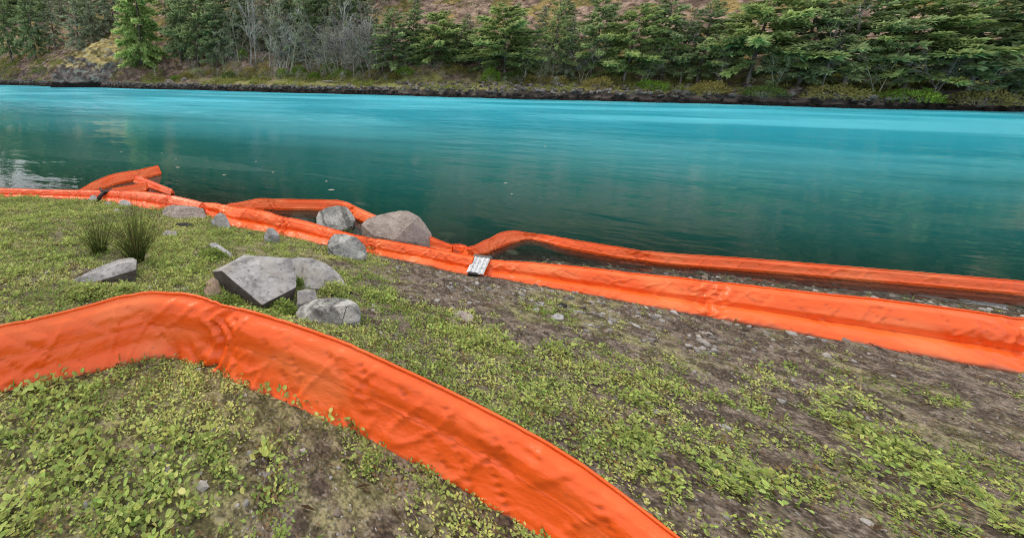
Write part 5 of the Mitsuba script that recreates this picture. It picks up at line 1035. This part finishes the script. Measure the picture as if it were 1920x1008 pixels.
(37.62, 45.885, 1.59, 5.4, 4, 'bark_lichen', 1.1, 351, 'leafless grey tree among the dark firs, second one right of the thin pale fir', 'leafless trees along the downstream far bank'),
(41.281, 44.756, 1.622, 8.08, 3, 'bark_mauve', 1.0, 218, 'leafless grey tree among the dark firs, third one right of the thin pale fir', 'leafless trees along the downstream far bank'),
(42.823, 41.712, 1.373, 5.78, 1, 'bark_mauve', 1.1, 180, 'leafless grey tree among the dark firs, fourth one right of the thin pale fir', 'leafless trees along the downstream far bank'),
(45.244, 38.839, 1.268, 4.6, 2, 'bark_lichen', 1.1, 349, 'leafless grey tree among the dark firs, fifth one right of the thin pale fir', 'leafless trees along the downstream far bank'),
(47.942, 37.192, 1.237, 7.31, 3, 'bark_mauve', 1.0, 217, 'leafless grey tree among the dark firs, sixth one right of the thin pale fir', 'leafless trees along the downstream far bank'),
(50.443, 35.307, 1.034, 5.01, 1, 'bark_lichen', 1.1, 283, 'leafless grey tree among the dark firs, seventh one right of the thin pale fir', 'leafless trees along the downstream far bank'),
(53.182, 33.623, 0.941, 4.53, 2, 'bark_mauve', 1.1, 122, 'leafless grey tree among the dark firs, eighth one right of the thin pale fir', 'leafless trees along the downstream far bank'),
(55.916, 32.485, 0.83, 5.38, 3, 'bark_mauve', 1.0, 284, 'leafless grey tree among the dark firs, ninth one right of the thin pale fir', 'leafless trees along the downstream far bank')]:
    key = holder('bare_tree', label=label, cat='tree', group=group)
    M = T().translate([x0, y0, z0]).rotate([0, 0, 1], rot).scale([H / 10 * wide, H / 10 * wide, H / 10])
    a, b = bare_ply(k, mat)
    put('trunk', {**a, 'to_world': M}, key)
    put('twigs', {**b, 'to_world': M}, key)


for g in (1, 2, 4):
    scene[f'upper_fir_{g}'] = {'type': 'shapegroup', 'trunk': FIRS[g][0], 'crown': FIRS[g][1]}
rng = np.random.default_rng(77)
n, i = 420, 0  # firs added high up so the river mirrors a darker slope
for x0, t0, u in zip(rng.uniform(-150, 110, n), 24 + 60 * rng.uniform(0, 1, n), rng.uniform(0, 1, n)):
    y0 = float(far_y(x0) + t0 * 1.1365)
    if nnoise(np.array([x0 * 0.06, y0 * 0.06, 0.0]), 5) < 0.36:
        continue
    i += 1
    k = 0.75 + 0.6 * u
    scene[f'added_forest__{i:03d}'] = {'type': 'instance', 'group': {'type': 'ref', 'id': f'upper_fir_{(1, 2, 4)[i % 3]}'},
                                      'to_world': T().translate([float(x0), y0, float(far_z(x0, y0)) - 0.2]).rotate([0, 0, 1], 360 * u).scale([k, k, k])}
tagged('added_forest', 'firs added on the upper slope above the far bank to darken the river reflection', 'forest', kind='stuff')


# shrubs, undergrowth, bank rocks, fallen logs of the far side
def shrub_mesh(seed, r, h, tones):
    g = np.random.default_rng(seed)
    n = 1100
    d = unit(g.normal(0, 1, (n, 3)))
    d[:, 2] = np.abs(d[:, 2])
    lob = 0.6 + 0.75 * nfbm(d * 2.2 + seed, 3, seed)
    q = g.uniform(0.45, 1, (n, 1)) ** 0.6
    b = d * lob[:, None] * q * [r, r, h]
    al = unit(d + g.normal(0, 0.5, (n, 3)) + [0, 0, 0.2])
    v, f = kites(b, al, unit(np.cross(al, g.normal(0, 1, (n, 3)))), 0.22 * g.uniform(0.6, 1.3, n), 0.1, 0.06)
    c = np.array(tones[0]) * 1.9 + 1.9 * (np.array(tones[1]) - np.array(tones[0])) * np.clip(g.normal(0.5, 0.25, (n, 1)) + 0.6 * (lob[:, None] - 1), 0, 1)
    st = [(np.array([[0, 0, -0.3], p * 0.5 + [0, 0, 0.02], p * 0.9]), np.array([0.03, 0.02, 0.008])) for p in b[::60]]
    return tubes(st, 3), (v, f), np.repeat(c, 4, axis=0)


for i, (x0, y0, z0, r, h, tone, label, group) in enumerate([
(23.148, 53.063, 2.054, 1.25, 1.77, 'bright', 'bright green round shrub below the big broad fir', None),
(17.537, 60.293, 4.004, 3.77, 1.84, 'dark', 'dark green skirt of brush under the low spreading fir', None),
(20.093, 57.331, 2.894, 1.59, 1.28, 'olive', 'yellow olive shrub between the spreading fir and the bright round shrub', None),
(-15.723, 80.48, 5.816, 1.34, 2.24, 'bright', 'green shrub at the foot of the pale bare trunks', None),
(1.853, 68.274, 3.235, 1.9, 1.9, 'bright', 'green shrub behind the crooked dead tree', None),
(-3.798, 69.897, 2.87, 1.65, 1.75, 'bright', 'fresh green shrub left of the crooked dead tree', None),
(-13.321, 75.433, 2.86, 1.57, 1.47, 'olive', 'low olive brown leafy bush on the far bank below the thicket', 'olive brown bushes below the thicket'),
(-9.994, 73.574, 2.864, 2.05, 1.43, 'olive', 'low olive brown leafy bush on the far bank below the thicket', 'olive brown bushes below the thicket'),
(-6.71, 70.48, 2.495, 1.47, 1.37, 'bright', 'low bright green leafy bush on the far bank below the thicket', 'bright green bushes below the thicket'),
(3.582, 65.851, 2.528, 2.01, 1.47, 'bright', 'low bright green leafy bush on the far bank below the thicket', 'bright green bushes below the thicket'),
(8.67, 63.71, 2.374, 1.77, 1.42, 'olive', 'low olive brown leafy bush on the far bank below the thicket', 'olive brown bushes below the thicket'),
(13.264, 61.025, 2.887, 1.53, 1.19, 'bright', 'low bright green leafy bush on the far bank right of the thicket', 'bright green bushes right of the thicket'),
(11.787, 61.832, 2.227, 1.46, 1.03, 'olive', 'low olive brown leafy bush on the far bank right of the thicket', 'olive brown bushes right of the thicket'),
(-21.879, 80.531, 2.851, 1.68, 1.34, 'olive', 'low olive brown leafy bush on the far bank left of the thicket', 'olive brown bushes left of the thicket'),
(-25.632, 82.039, 2.848, 1.71, 1.37, 'pale', 'low pale green leafy bush on the far bank left of the thicket', 'pale green bushes left of the thicket'),
(-17.805, 76.964, 2.244, 1.61, 1.28, 'dark', 'low dark green leafy bush on the far bank left of the thicket', 'dark green bushes left of the thicket'),
(25.638, 52.241, 2.068, 1.45, 1.45, 'dark', 'low dark green leafy bush on the far bank right of the thicket', 'dark green bushes right of the thicket'),
(27.882, 51.073, 1.816, 1.42, 1.14, 'olive', 'low olive brown leafy bush on the far bank right of the thicket', 'olive brown bushes right of the thicket'),
(29.84, 49.66, 1.716, 1.38, 0.97, 'olive', 'low olive brown leafy bush on the far bank right of the thicket', 'olive brown bushes right of the thicket'),
(7.117, 65.565, 3.226, 1.55, 1.46, 'dark', 'low dark green leafy bush on the far bank below the thicket', 'dark green bushes below the thicket'),
(-0.929, 68.238, 2.147, 1.23, 1.14, 'bright', 'low bright green leafy bush on the far bank below the thicket', 'bright green bushes below the thicket'),
(-27.762, 81.603, 2.198, 1.48, 1.13, 'olive', 'low olive brown leafy bush on the far bank left of the thicket', 'olive brown bushes left of the thicket'),
(-30.032, 81.643, 1.762, 1.14, 0.91, 'bright', 'low bright green leafy bush on the far bank left of the thicket', 'bright green bushes left of the thicket'),
(33.087, 46.51, 1.422, 1.62, 1.29, 'olive', 'low far bank bush outside the thicket, third from the left', 'low bushes farther along the far bank'),
(37.041, 43.619, 1.285, 1.52, 1.09, 'bright', 'low far bank bush outside the thicket, fourth from the left', 'low bushes farther along the far bank'),
(40.988, 40.92, 1.06, 1.71, 1.14, 'olive', 'low far bank bush outside the thicket, fifth from the left', 'low bushes farther along the far bank'),
(43.663, 38.271, 0.874, 1.6, 1.06, 'dark', 'low far bank bush outside the thicket, sixth from the left', 'low bushes farther along the far bank'),
(47.091, 35.644, 0.826, 1.98, 1.19, 'olive', 'low far bank bush outside the thicket, seventh from the left', 'low bushes farther along the far bank'),
(51.514, 33.968, 0.65, 1.89, 1.13, 'bright', 'low far bank bush outside the thicket, eighth from the left', 'low bushes farther along the far bank'),
(55.111, 32.441, 0.489, 2.03, 1.17, 'olive', 'low far bank bush outside the thicket, ninth from the left', 'low bushes farther along the far bank'),
(-85.466, 110.38, 2.795, 2.3, 1.84, 'olive', 'low far bank bush outside the thicket, first from the left', 'low bushes farther along the far bank'),
(-73.359, 103.975, 3.358, 2.17, 1.74, 'dark', 'low far bank bush outside the thicket, second from the left', 'low bushes farther along the far bank')]):
    tones = {'bright': ((0.06, 0.12, 0.02), (0.16, 0.24, 0.04)), 'dark': ((0.035, 0.06, 0.02), (0.10, 0.14, 0.04)), 'olive': ((0.10, 0.10, 0.03), (0.25, 0.21, 0.08)), 'pale': ((0.16, 0.18, 0.1), (0.3, 0.32, 0.18))}[tone]
    st, lv, c = shrub_mesh(100 + i, r, h, tones)
    key = holder('shrub', label=label, cat='shrub', group=group)
    M = T().translate([x0, y0, z0])
    put('stems', mikit.ply(st, 'bark_mauve', to_world=M), key)
    put('leaves', mikit.ply(lv, 'needle', color=c, to_world=M), key)

rng = np.random.default_rng(9)
n = 16000
xs, tt = rng.uniform(-100, 78, n), rng.uniform(0.6, 30, n) ** 1.0
tt = np.where(rng.uniform(0, 1, n) < 0.5, rng.uniform(0.6, 7, n), tt)
ys = far_y(xs) + tt * 1.1365
p3 = np.stack([xs, ys, xs * 0], -1)
m = nfbm(p3 * 0.28, 3, 61)
keep = rng.uniform(0, 1, n) < sstep(0.40, 0.58, m)
xs, ys, tt = xs[keep], ys[keep], tt[keep]
n = len(xs)
k = 9
base = np.repeat(np.stack([xs, ys, far_z(xs, ys)], -1), k, axis=0)
al = unit(rng.normal(0, 0.6, (n * k, 3)) * [1, 1, 0.3] + [0, 0, 0.8])
L = np.repeat(rng.uniform(0.2, 0.6, n), k) * rng.uniform(0.6, 1.2, n * k)
v, f = kites(base + al * 0.05 + rng.normal(0, 0.14, (n * k, 3)) * [1, 1, 0.2], al, unit(np.cross(al, rng.normal(0, 1, (n * k, 3)))), L, L * 0.22)
hue = nfbm(np.stack([xs, ys, xs * 0], -1) * 0.4, 3, 66)
ramp = np.clip((hue - 0.35) / 0.3, 0, 1)[:, None]
col = np.array([0.15, 0.19, 0.06]) * (1 - ramp) + np.array([0.36, 0.29, 0.13]) * ramp
col = np.where((tt < 7)[:, None], np.array([0.26, 0.31, 0.09]) * (1 - 0.5 * ramp) + 0.5 * ramp * np.array([0.36, 0.31, 0.15]), col) * rng.uniform(0.6, 1.4, (n, 1))
scene['undergrowth'] = mikit.ply((v, f), 'needle', color=np.repeat(col, 4 * k, axis=0))
tagged('undergrowth', 'grass, moss and low scrub covering the far hillside', 'undergrowth', kind='stuff')

n = 5200
xs = rng.uniform(-100, 78, n)
tt = rng.uniform(-0.25, 0.95, n)
wide_ = sstep(7, 16, xs) * (rng.uniform(0, 1, n) < 0.75)
tt = np.where(wide_ > 0.5, rng.uniform(-0.2, 4.2, n), tt)
ys = far_y(xs) + tt * 1.1365
size = 0.10 + 0.30 * rng.uniform(0, 1, n) ** 2.2
pos = np.stack([xs, ys, np.maximum(far_z(xs, ys), -0.05) + size * 0.25], -1)
v, f, k = pebbles(pos, size, rng, 0.75)
scene['bank_rubble'] = mikit.ply((v, f), 'bank_rock')
tagged('bank_rubble', 'dark broken rubble along the far waterline, wet at its foot', 'rubble', kind='stuff')

n = 7000
xs, tt = rng.uniform(-95, 75, n), rng.uniform(6, 40, n)
ys = far_y(xs) + tt * 1.1365
keep = rng.uniform(0, 1, n) < sstep(0.6, 0.4, nfbm(np.stack([xs, ys, xs * 0], -1) * 0.28, 3, 61))
xs, ys = xs[keep], ys[keep]
size = 0.1 + 0.4 * rng.uniform(0, 1, len(xs)) ** 3
v, f, k = pebbles(np.stack([xs, ys, far_z(xs, ys) + size * 0.2], -1), size, rng, 0.7)
tone = np.array([0.25, 0.18, 0.145]) * rng.uniform(0.4, 1.5, (len(xs), 1))
scene['scree'] = mikit.ply((v, f), 'stone_chip', color=np.repeat(tone, k, axis=0))
tagged('scree', 'reddish scree stones scattered on the steep hillside', 'scree', kind='stuff')

for (a, b, r0, label) in [([0.532, 64.984, 1.817], [4.772, 62.453, 1.836], 0.09, 'bleached fallen log lying along the grassy far bank'), ([-4.833, 64.29, 1.228], [-3.671, 67.341, 2.089], 0.08, 'bleached leaning snag left of the fallen log'), ([10.391, 62.59, 2.535], [8.271, 60.568, 1.634], 0.1, 'grey fallen branch below the dark trunked fir')]:
    a, b = np.array(a), np.array(b)
    s = np.linspace(0, 1, 8)[:, None]
    pts = a + (b - a) * s + np.random.default_rng(int(abs(a[0]) * 10)).normal(0, 0.04, (8, 3))
    put('fallen_log', mikit.ply(tubes([(pts, np.linspace(r0, r0 * 0.5, 8))], 6), 'driftwood', smooth=True), label=label, cat='log')
